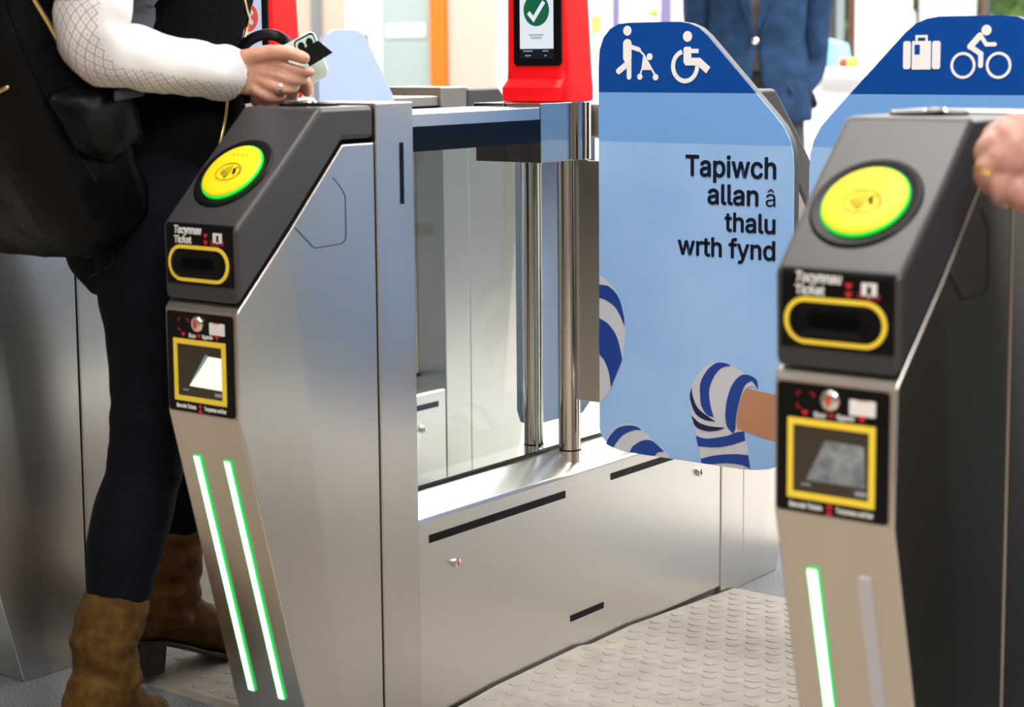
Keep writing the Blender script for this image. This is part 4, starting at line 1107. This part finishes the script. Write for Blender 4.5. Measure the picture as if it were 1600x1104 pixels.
# backpack
BU = V((0, -.42, .907)); BD = V((0, .907, .42)); BXv = V((1, 0, 0))
b0 = V((-.395, .030, .805))
bp = thing('backpack', 'black leather backpack with brass zips on the back of the woman', 'backpack', tuple(b0))
def BP(x, u, d): return b0 + BXv * x + BU * u + BD * d
rings = []
for u, a, d, dc in ((-.012, .10, .045, .0), (.0, .135, .062, .0), (.03, .158, .074, .0), (.08, .165, .082, -.004), (.16, .166, .086, -.010), (.26, .164, .088, -.014), (.36, .158, .084, -.012), (.44, .145, .074, -.008), (.49, .12, .055, .0), (.505, .08, .03, .0)):
    rings.append(ell(BP(0, u, dc), a, d, 48, BXv, BD, 4.0))
bm = NB(); loft(bm, rings)
bmesh.ops.subdivide_edges(bm, edges=[e for e in bm.edges if e.calc_length() > .02], cuts=2, use_grid_fill=True)
jitter(bm, .012, 13, 2.0); jitter(bm, .004, 34, 5.0)
bk = BVHTree.FromBMesh(bm)
under(obj('pack_body', bm, M['leather'], None, smooth=180), bp)
def surf_tube(name, pts, r, m, k=4, n=8):
    bm = NB(); tube(bm, pts, r if isinstance(r, list) else [r] * len(pts), n, k)
    return under(obj(name, bm, m, None, smooth=180), bp)
XG_ = b0.x + .168
surf_tube('zip', pin(bk, ((44, -20), (52, 0), (62, 17), (74, 37), (87, 60), (98, 80), (108, 97), (115, 108)), .002), .0040, M['brass'])
surf_tube('seam', pin(bk, ((8, -20), (14, 10), (24, 40), (38, 75), (54, 110), (72, 148), (90, 183), (108, 216), (125, 247), (148, 284)), .0005), .0028, M['leather'])
surf_tube('zip', pin(bk, ((-60, 165), (-40, 157), (-20, 150), (-5, 144), (12, 136)), .002), .0036, M['brass'])
# soft side pocket
bm = NB()
pk = [(70, 155), (118, 128), (165, 128), (214, 152), (226, 222), (168, 262), (118, 232)]
cc = atX(XG_ + .018, 150, 195)
lo = [atX(XG_ - .010, *q) for q in pk]
sc_ = lambda f, h: [atX(XG_ + h, 150 + (x - 150) * f, 195 + (y - 195) * f) for x, y in pk]
loft(bm, [lo, sc_(.95, .006), sc_(.7, .012), sc_(.25, .014)])
bmesh.ops.subdivide_edges(bm, edges=bm.edges[:], cuts=4, use_grid_fill=True)
bmesh.ops.smooth_vert(bm, verts=bm.verts[:], factor=.5, use_axis_x=True, use_axis_y=True, use_axis_z=True)
jitter(bm, .010, 17, 9.0)
under(obj('side_pocket', bm, M['leather'], None, smooth=180), bp)
def strap(name, pts, w, th=.003, up=(1, 0, 0)):
    bm = NB(); tube(bm, pts, [(th, w)] * len(pts), 10, 5, up=up)
    return under(obj(name, bm, M['strapm'], None, smooth=40), bp)
M['strapm'] = mat('navy_webbing', (0.02, 0.026, 0.04), 0.6)
strap('shoulder_strap', [V((-.33, .10, 1.30)), V((-.30, .22, 1.385)), V((-.265, .33, 1.33)), atX(-.225, 238, -20), atX(-.218, 226, 25), atX(-.216, 212, 60), atX(-.23, 190, 110)], .019)
strap('lower_strap', [atX(-.20, 180, 150), atX(-.205, 200, 146), atX(-.21, 222, 142)], .008)

# ------------------------------------------------------------------ man in the blue jacket behind the gates
mp = at(1184, 60, 6.6)
mo = thing('person', 'person in a blue buttoned jacket standing behind the gates, one hand in the pocket', 'person', (mp.x, mp.y, 0))
fx = (V((CAM.x, CAM.y, 0)) - V((mp.x, mp.y, 0))).normalized()      # he faces the camera
sxv = V((-fx.y, fx.x, 0))                                          # towards the right of the photo
if sxv.dot(cr) < 0: sxv = -sxv
MZ = mp.z; PX = 6.6 / FPX
def mz(py): return MZ - (py - 60) * PX
def MP(px, py, f=0.0): return V((mp.x, mp.y, 0)) + sxv * ((px - 1184) * PX) + fx * f + V((0, 0, mz(py)))
def mring(px, py, a, b, n=36, p=2.3): return ell(MP(px, py), a, b, n, sxv, fx, p)
bm = NB()
for sg in (-1, 1):
    tube(bm, [MP(1184 + sg * 38, 175), MP(1186 + sg * 40, 330), MP(1186 + sg * 42, 540, .02)], [.082, .06, .04], 14, 4)
    tube(bm, [MP(1186 + sg * 42, 545, -.02), MP(1188 + sg * 46, 552, .14)], [.035, .03], 10, 3)
loft(bm, [mring(1180, 190, .15, .10), mring(1180, 110, .15, .10), mring(1180, 0, .155, .105), mring(1180, -100, .17, .105), mring(1180, -165, .10, .08), mring(1180, -185, .055, .055), mring(1180, -215, .052, .055)])
lathe(bm, [(0.0, -.125), (.035, -.118), (.062, -.085), (.075, -.03), (.078, .03), (.068, .08), (.04, .108), (0, .116)], MP(1180, -262, .02), 24)
tube(bm, [MP(1180, -262, .095), MP(1180, -252, .112), MP(1180, -249, .10)], [.008, .012, .01], 10, 2)
arm_r = [(MP(1262, -150), .055), (MP(1276, -60), .052), (MP(1272, 60, -.02), .046), (MP(1268, 105, -.02), .042), (MP(1246, 140, .04), .038), (MP(1232, 158, .07), .034)]
arm_l = [(MP(1100, -150), .055), (MP(1092, -60), .052), (MP(1093, 60), .046), (MP(1092, 110), .040), (MP(1094, 165, .02), .032)]
tube(bm, [q for q, r in arm_r], [r - .012 for q, r in arm_r], 14, 4)
tube(bm, [q for q, r in arm_l], [r - .012 for q, r in arm_l], 14, 4)
tube(bm, [MP(1094, 165, .02), MP(1095, 195, .03)], [(.02, .035), (.014, .03)], 12, 3)
for i in range(4): tube(bm, [MP(1087 + i * 5, 195, .03), MP(1087 + i * 5, 215, .035), MP(1088 + i * 5, 228, .03)], [.009, .0085, .007], 8, 3)
tube(bm, [MP(1104, 180, .03), MP(1109, 200, .045)], [.011, .009], 8, 3)
under(link('body', remesh(bm, .009, 3), M['skin'], smooth=180), mo)
bm = NB()
lathe(bm, [(0.0, -.07), (.07, -.06), (.085, 0), (.083, .05), (.06, .105), (.03, .125), (0, .128)], MP(1180, -268, -.01), 20)
under(obj('hair', jitter(bm, .006, 40), mat('grey_hair', (0.2, 0.19, 0.18), 0.6), None, smooth=180), mo)
bm = NB()
loft(bm, [mring(1180, y, a, b) for y, a, b in ((-130, .165, .118), (-60, .165, .122), (0, .16, .122), (70, .155, .122), (110, .155, .12))])
under(obj('jersey', bm, M['jersey'], None, smooth=180), mo)
bm = NB()
for sg in (-1, 1):
    tube(bm, [MP(1182 + sg * 30, 150), MP(1184 + sg * 34, 230), MP(1186 + sg * 40, 350), MP(1186 + sg * 42, 535, .02)], [.105, .095, .075, .06], 18, 4)
loft(bm, [mring(1182, 200, .13, .10), mring(1182, 160, .16, .12), mring(1181, 110, .158, .115)])
under(link('trousers', remesh(bm, .009, 3), M['trouser'], smooth=180), mo)
# jacket: open ring in front with lapels
def jring(py, a, b, gap):
    out = []
    n = 44
    for i in range(n):
        t = R(90 + gap + (360 - 2 * gap) * i / (n - 1))
        ct, st_ = math.cos(t), math.sin(t)
        x = math.copysign(abs(ct) ** (2 / 2.4), ct) * a; y = math.copysign(abs(st_) ** (2 / 2.4), st_) * b
        out.append(MP(1182, py) + sxv * x + fx * y)
    return out
bm = NB()
jr = [jring(y, a, b, g_) for y, a, b, g_ in ((-165, .13, .10, 40), (-140, .185, .128, 34), (-100, .192, .14, 25), (-40, .186, .142, 14), (20, .178, .142, 5), (58, .176, .142, 0.6), (75, .178, .143, 0.8), (120, .188, .146, 3.5), (165, .196, .15, 8), (188, .198, .15, 14))]
rv = [[bm.verts.new(p) for p in r] for r in jr]
for a, b in zip(rv, rv[1:]):
    for i in range(len(a) - 1): bm.faces.new((a[i], a[i + 1], b[i + 1], b[i]))
bmesh.ops.subdivide_edges(bm, edges=bm.edges[:], cuts=1, use_grid_fill=True)
jitter(bm, .016, 7, 1.0)
ja = under(obj('jacket', bm, M['jacket'], None, smooth=180), mo)
so_ = ja.modifiers.new('thick', 'SOLIDIFY'); so_.thickness = .008
for l, nm in ((arm_r, 'sleeve'), (arm_l, 'sleeve')):
    bm = NB(); tube(bm, [q for q, r in l], [r * 1.18 for q, r in l], 22, 5); jitter(bm, .012, 12, 4.0)
    under(obj(nm, bm, M['jacket'], None, smooth=180), ja)
for sg in (-1, 1):
    bm = NB()
    pts = [(1180 + sg * 12, -120), (1180 + sg * 44, -105), (1180 + sg * 40, -60), (1180 + sg * 22, 10), (1180 + sg * 1, 56), (1180 + sg * 8, 0), (1180 + sg * 22, -60)]
    prism(bm, [MP(x, y, .148 - abs(x - 1180) * .0004) for x, y in pts], fx * .008)
    under(obj('lapel', bm, M['jacket'], None, bevel=.003), ja)
bm = NB(); lathe(bm, [(0, 0), (.010, 0), (.011, .004), (.006, .007), (0, .006)], MP(1180, 64, .150), 16, 0, (sxv, V((0, 0, 1)), fx))
under(obj('button', bm, M['silver'], None, smooth=40), ja)
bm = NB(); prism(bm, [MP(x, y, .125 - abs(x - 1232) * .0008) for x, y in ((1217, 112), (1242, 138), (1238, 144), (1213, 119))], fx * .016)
under(obj('pocket_slit', bm, mat('pocket_slit_shadow', (0.012, 0.025, 0.07), .8), None), ja)  # dark strip standing for the shadow inside the pocket slit
bm = NB(); tube(bm, [MP(1266, 150, .03), MP(1270, 162, .03)], [.018, .018], 10, 2)
under(obj('watch', bm, M['black'], None, smooth=60), mo)

# ------------------------------------------------------------------ person passing on the right, only a hand in the photo
po_ = V((1.42, .52, 0))
pr = thing('person', 'person at the right edge, only a bare hand with a gold ring in view', 'person', tuple(po_))
dk = 1.96
G = lambda px, py, dd=0.0: at(px, py, dk + dd)
sh, elb, wr = V((1.27, .52, 1.34)), V((1.29, .30, 1.10)), G(1640, 232, .03)
bm = NB()
loft(bm, ellrings([(1.42, .52, .75, .12, .10), (1.42, .52, .83, .15, .11), (1.42, .52, 1.0, .14, .10), (1.42, .53, 1.2, .16, .11), (1.42, .53, 1.33, .15, .09), (1.42, .54, 1.40, .06, .06), (1.42, .55, 1.46, .05, .05)]))
lathe(bm, [(0.0, -.125), (.035, -.118), (.062, -.085), (.075, -.03), (.078, .03), (.068, .08), (.04, .108), (0, .116)], (1.42, .575, 1.58), 24)
tube(bm, [(1.42, .65, 1.585), (1.42, .668, 1.56), (1.42, .655, 1.55)], [.008, .012, .01], 10, 2)
for sx, dy in ((-1, .10), (1, -.06)): 
    tube(bm, [(1.42 + sx * .085, .52, .80), (1.42 + sx * .085, .54 + dy, .45), (1.42 + sx * .085, .52 + dy * 1.6, .06), (1.42 + sx * .085, .64 + dy * 1.6, .035)], [.08, .055, .038, .03], 14, 4)
tube(bm, [V((1.36, .53, 1.33)), sh, elb, wr], [.05, .047, .038, .027], 16, 4)
tube(bm, [V((1.48, .53, 1.33)), V((1.60, .52, 1.32)), V((1.62, .50, 1.08)), V((1.60, .62, .90))], [.05, .047, .038, .027], 16, 4)
tube(bm, [V((1.60, .62, .90)), V((1.595, .67, .84))], [(.03, .02), (.026, .016)], 12, 3)
for i in range(4): tube(bm, [V((1.60, .655 + i * .014 - .01, .84)), V((1.59, .67 + i * .012, .79)), V((1.575, .665 + i * .012, .765))], [.0095, .009, .0075], 8, 3)
tube(bm, [V((1.59, .65, .87)), V((1.575, .66, .82))], [.011, .009], 8, 3)
# the hand in view: back of the hand up, fingers curled down and away
tube(bm, [wr, G(1615, 226), G(1588, 232, -.005), G(1566, 246, -.006)], [(.030, .026), (.036, .026), (.038, .028), (.030, .026)], 20, 5, up=cu)
for a, b, c, d, r in (((1574, 216), (1549, 222), (1537, 238), (1543, 256), .0108), ((1568, 238), (1545, 254), (1537, 276), (1546, 292), .0110),
                      ((1580, 256), (1564, 282), (1562, 303), (1572, 314), .0110), ((1600, 266), (1592, 298), (1596, 316), (1608, 320), .0108)):
    tube(bm, [G(*a, -.006), G(*b, -.014), G(*c, -.006), G(*d, .014)], [r * 1.15, r * 1.05, r, r * .85], 14, 5, up=cu)
tube(bm, [G(1605, 205, .0), G(1580, 200, .022), G(1556, 208, .036), G(1545, 222, .034)], [.015, .0135, .0125, .010], 14, 5, up=cu)
under(link('body', remesh(bm, .0030, 2), M['skinred'], smooth=180), pr)
bm = NB()
ra_, rb_ = G(1543, 257, -.0135), G(1539, 268, -.0095)
rd_ = (rb_ - ra_).normalized(); e1 = rd_.orthogonal().normalized(); e2 = rd_.cross(e1); rc = (ra_ + rb_) / 2
loft(bm, [[rc + (e1 * math.cos(i * math.pi / 12) + e2 * math.sin(i * math.pi / 12)) * r + rd_ * w for i in range(24)] for r, w in ((.0108, -.0035), (.0126, -.0035), (.0126, .0035), (.0108, .0035))], False, closed=True)
under(obj('ring', bm, M['gold'], None, smooth=40), pr)
bm = NB(); loft(bm, ellrings([(1.42, .52, .30, .24, .24), (1.42, .52, .60, .215, .20), (1.42, .52, .9, .19, .165), (1.42, .53, 1.15, .205, .16), (1.42, .53, 1.32, .19, .13), (1.42, .54, 1.42, .09, .08)]))
co = under(obj('coat', bm, M['coat'], None, smooth=180), pr)
bm = NB(); tube(bm, [sh + V((.01, 0, .03)), sh, elb, elb * .45 + wr * .55], [.06, .062, .055, .046], 18, 4); under(obj('sleeve', bm, M['coat'], None, smooth=180), pr)
bm = NB(); tube(bm, [V((1.59, .52, 1.35)), V((1.605, .52, 1.32)), V((1.62, .50, 1.08)), V((1.60, .61, .92))], [.06, .062, .055, .045], 18, 4); under(obj('sleeve', bm, M['coat'], None, smooth=180), pr)
bm = NB()
for sx, dy in ((-1, .10), (1, -.06)): tube(bm, [(1.42 + sx * .085, .52, .80), (1.42 + sx * .085, .54 + dy, .45), (1.42 + sx * .085, .52 + dy * 1.6, .10)], [.10, .075, .055], 14, 4)
under(obj('trousers', bm, M['coat'], None, smooth=180), pr)
for sx, dy in ((-1, .10), (1, -.06)):
    bm = NB(); tube(bm, [(1.42 + sx * .085, .49 + dy * 1.6, .045), (1.42 + sx * .085, .60 + dy * 1.6, .042), (1.42 + sx * .085, .68 + dy * 1.6, .035)], [.044, .042, .034], 14, 4)
    under(obj('shoe', bm, M['black'], None, smooth=180), pr)
bm = NB(); lathe(bm, [(0.0, -.07), (.07, -.06), (.085, 0), (.083, .05), (.06, .105), (.03, .125), (0, .128)], (1.42, .56, 1.575), 20)
under(obj('hair', jitter(bm, .006, 40), mat('dark_hair', (0.02, 0.015, 0.012), 0.6), None, smooth=180), pr)

# ------------------------------------------------------------------ white counter in front of the big window
cy_ = 4.75
cb = NB()
ca, cb2 = atY(cy_, 1262, 110).x, 0.4
ct = thing('counter', 'white counter in front of the window, right of the man in blue', 'counter', ((ca + cb2) / 2, cy_ + .3, 0))
bm = box(NB(), ca, cb2, cy_, cy_ + .6, 0.965, 1.005)
under(obj('counter_top', bm, M['countertop'], None, bevel=.004), ct)
bm = box(NB(), ca + .03, cb2 - .03, cy_ + .04, cy_ + .58, 0.0, 0.965)
under(obj('counter_front', bm, M['countertop'], None), ct)
def small(name, px, py, r, m, label, cat, sq=1.0):
    c = atY(cy_ + .25, px, py)
    bm = NB(); lathe(bm, [(0.0, 0), (r * .8, 0), (r, r * .5), (r, r * sq), (r * .6, r * 1.5 * sq), (0, r * 1.6 * sq)], (c.x, c.y, 1.005), 20)
    return tag(obj(name, bm, m, smooth=40), label, cat)
small('red_tub', 1320, 103, .024, mat('red_plastic', (.8, .03, .02), .4), 'small red tub on the white counter left of the yellow one', 'tub')
small('yellow_tub', 1332, 101, .024, mat('yellow_plastic', (.9, .5, .02), .4), 'small yellow tub on the white counter right of the red one', 'tub')
c = atY(cy_ + .3, 1300, 80)
bm = NB(); loft(bm, [[(c.x - .07, c.y - .05, 1.005), (c.x + .07, c.y - .05, 1.005), (c.x + .07, c.y + .05, 1.005), (c.x - .07, c.y + .05, 1.005)], [(c.x - .06, c.y - .05, 1.13), (c.x + .05, c.y - .05, 1.10), (c.x + .05, c.y + .05, 1.10), (c.x - .06, c.y + .05, 1.13)]])
tag(obj('box', bm, mat('light_blue_plastic', (.25, .6, .8), .4), bevel=.004), 'light blue box on the white counter beside the blue jacket', 'box')
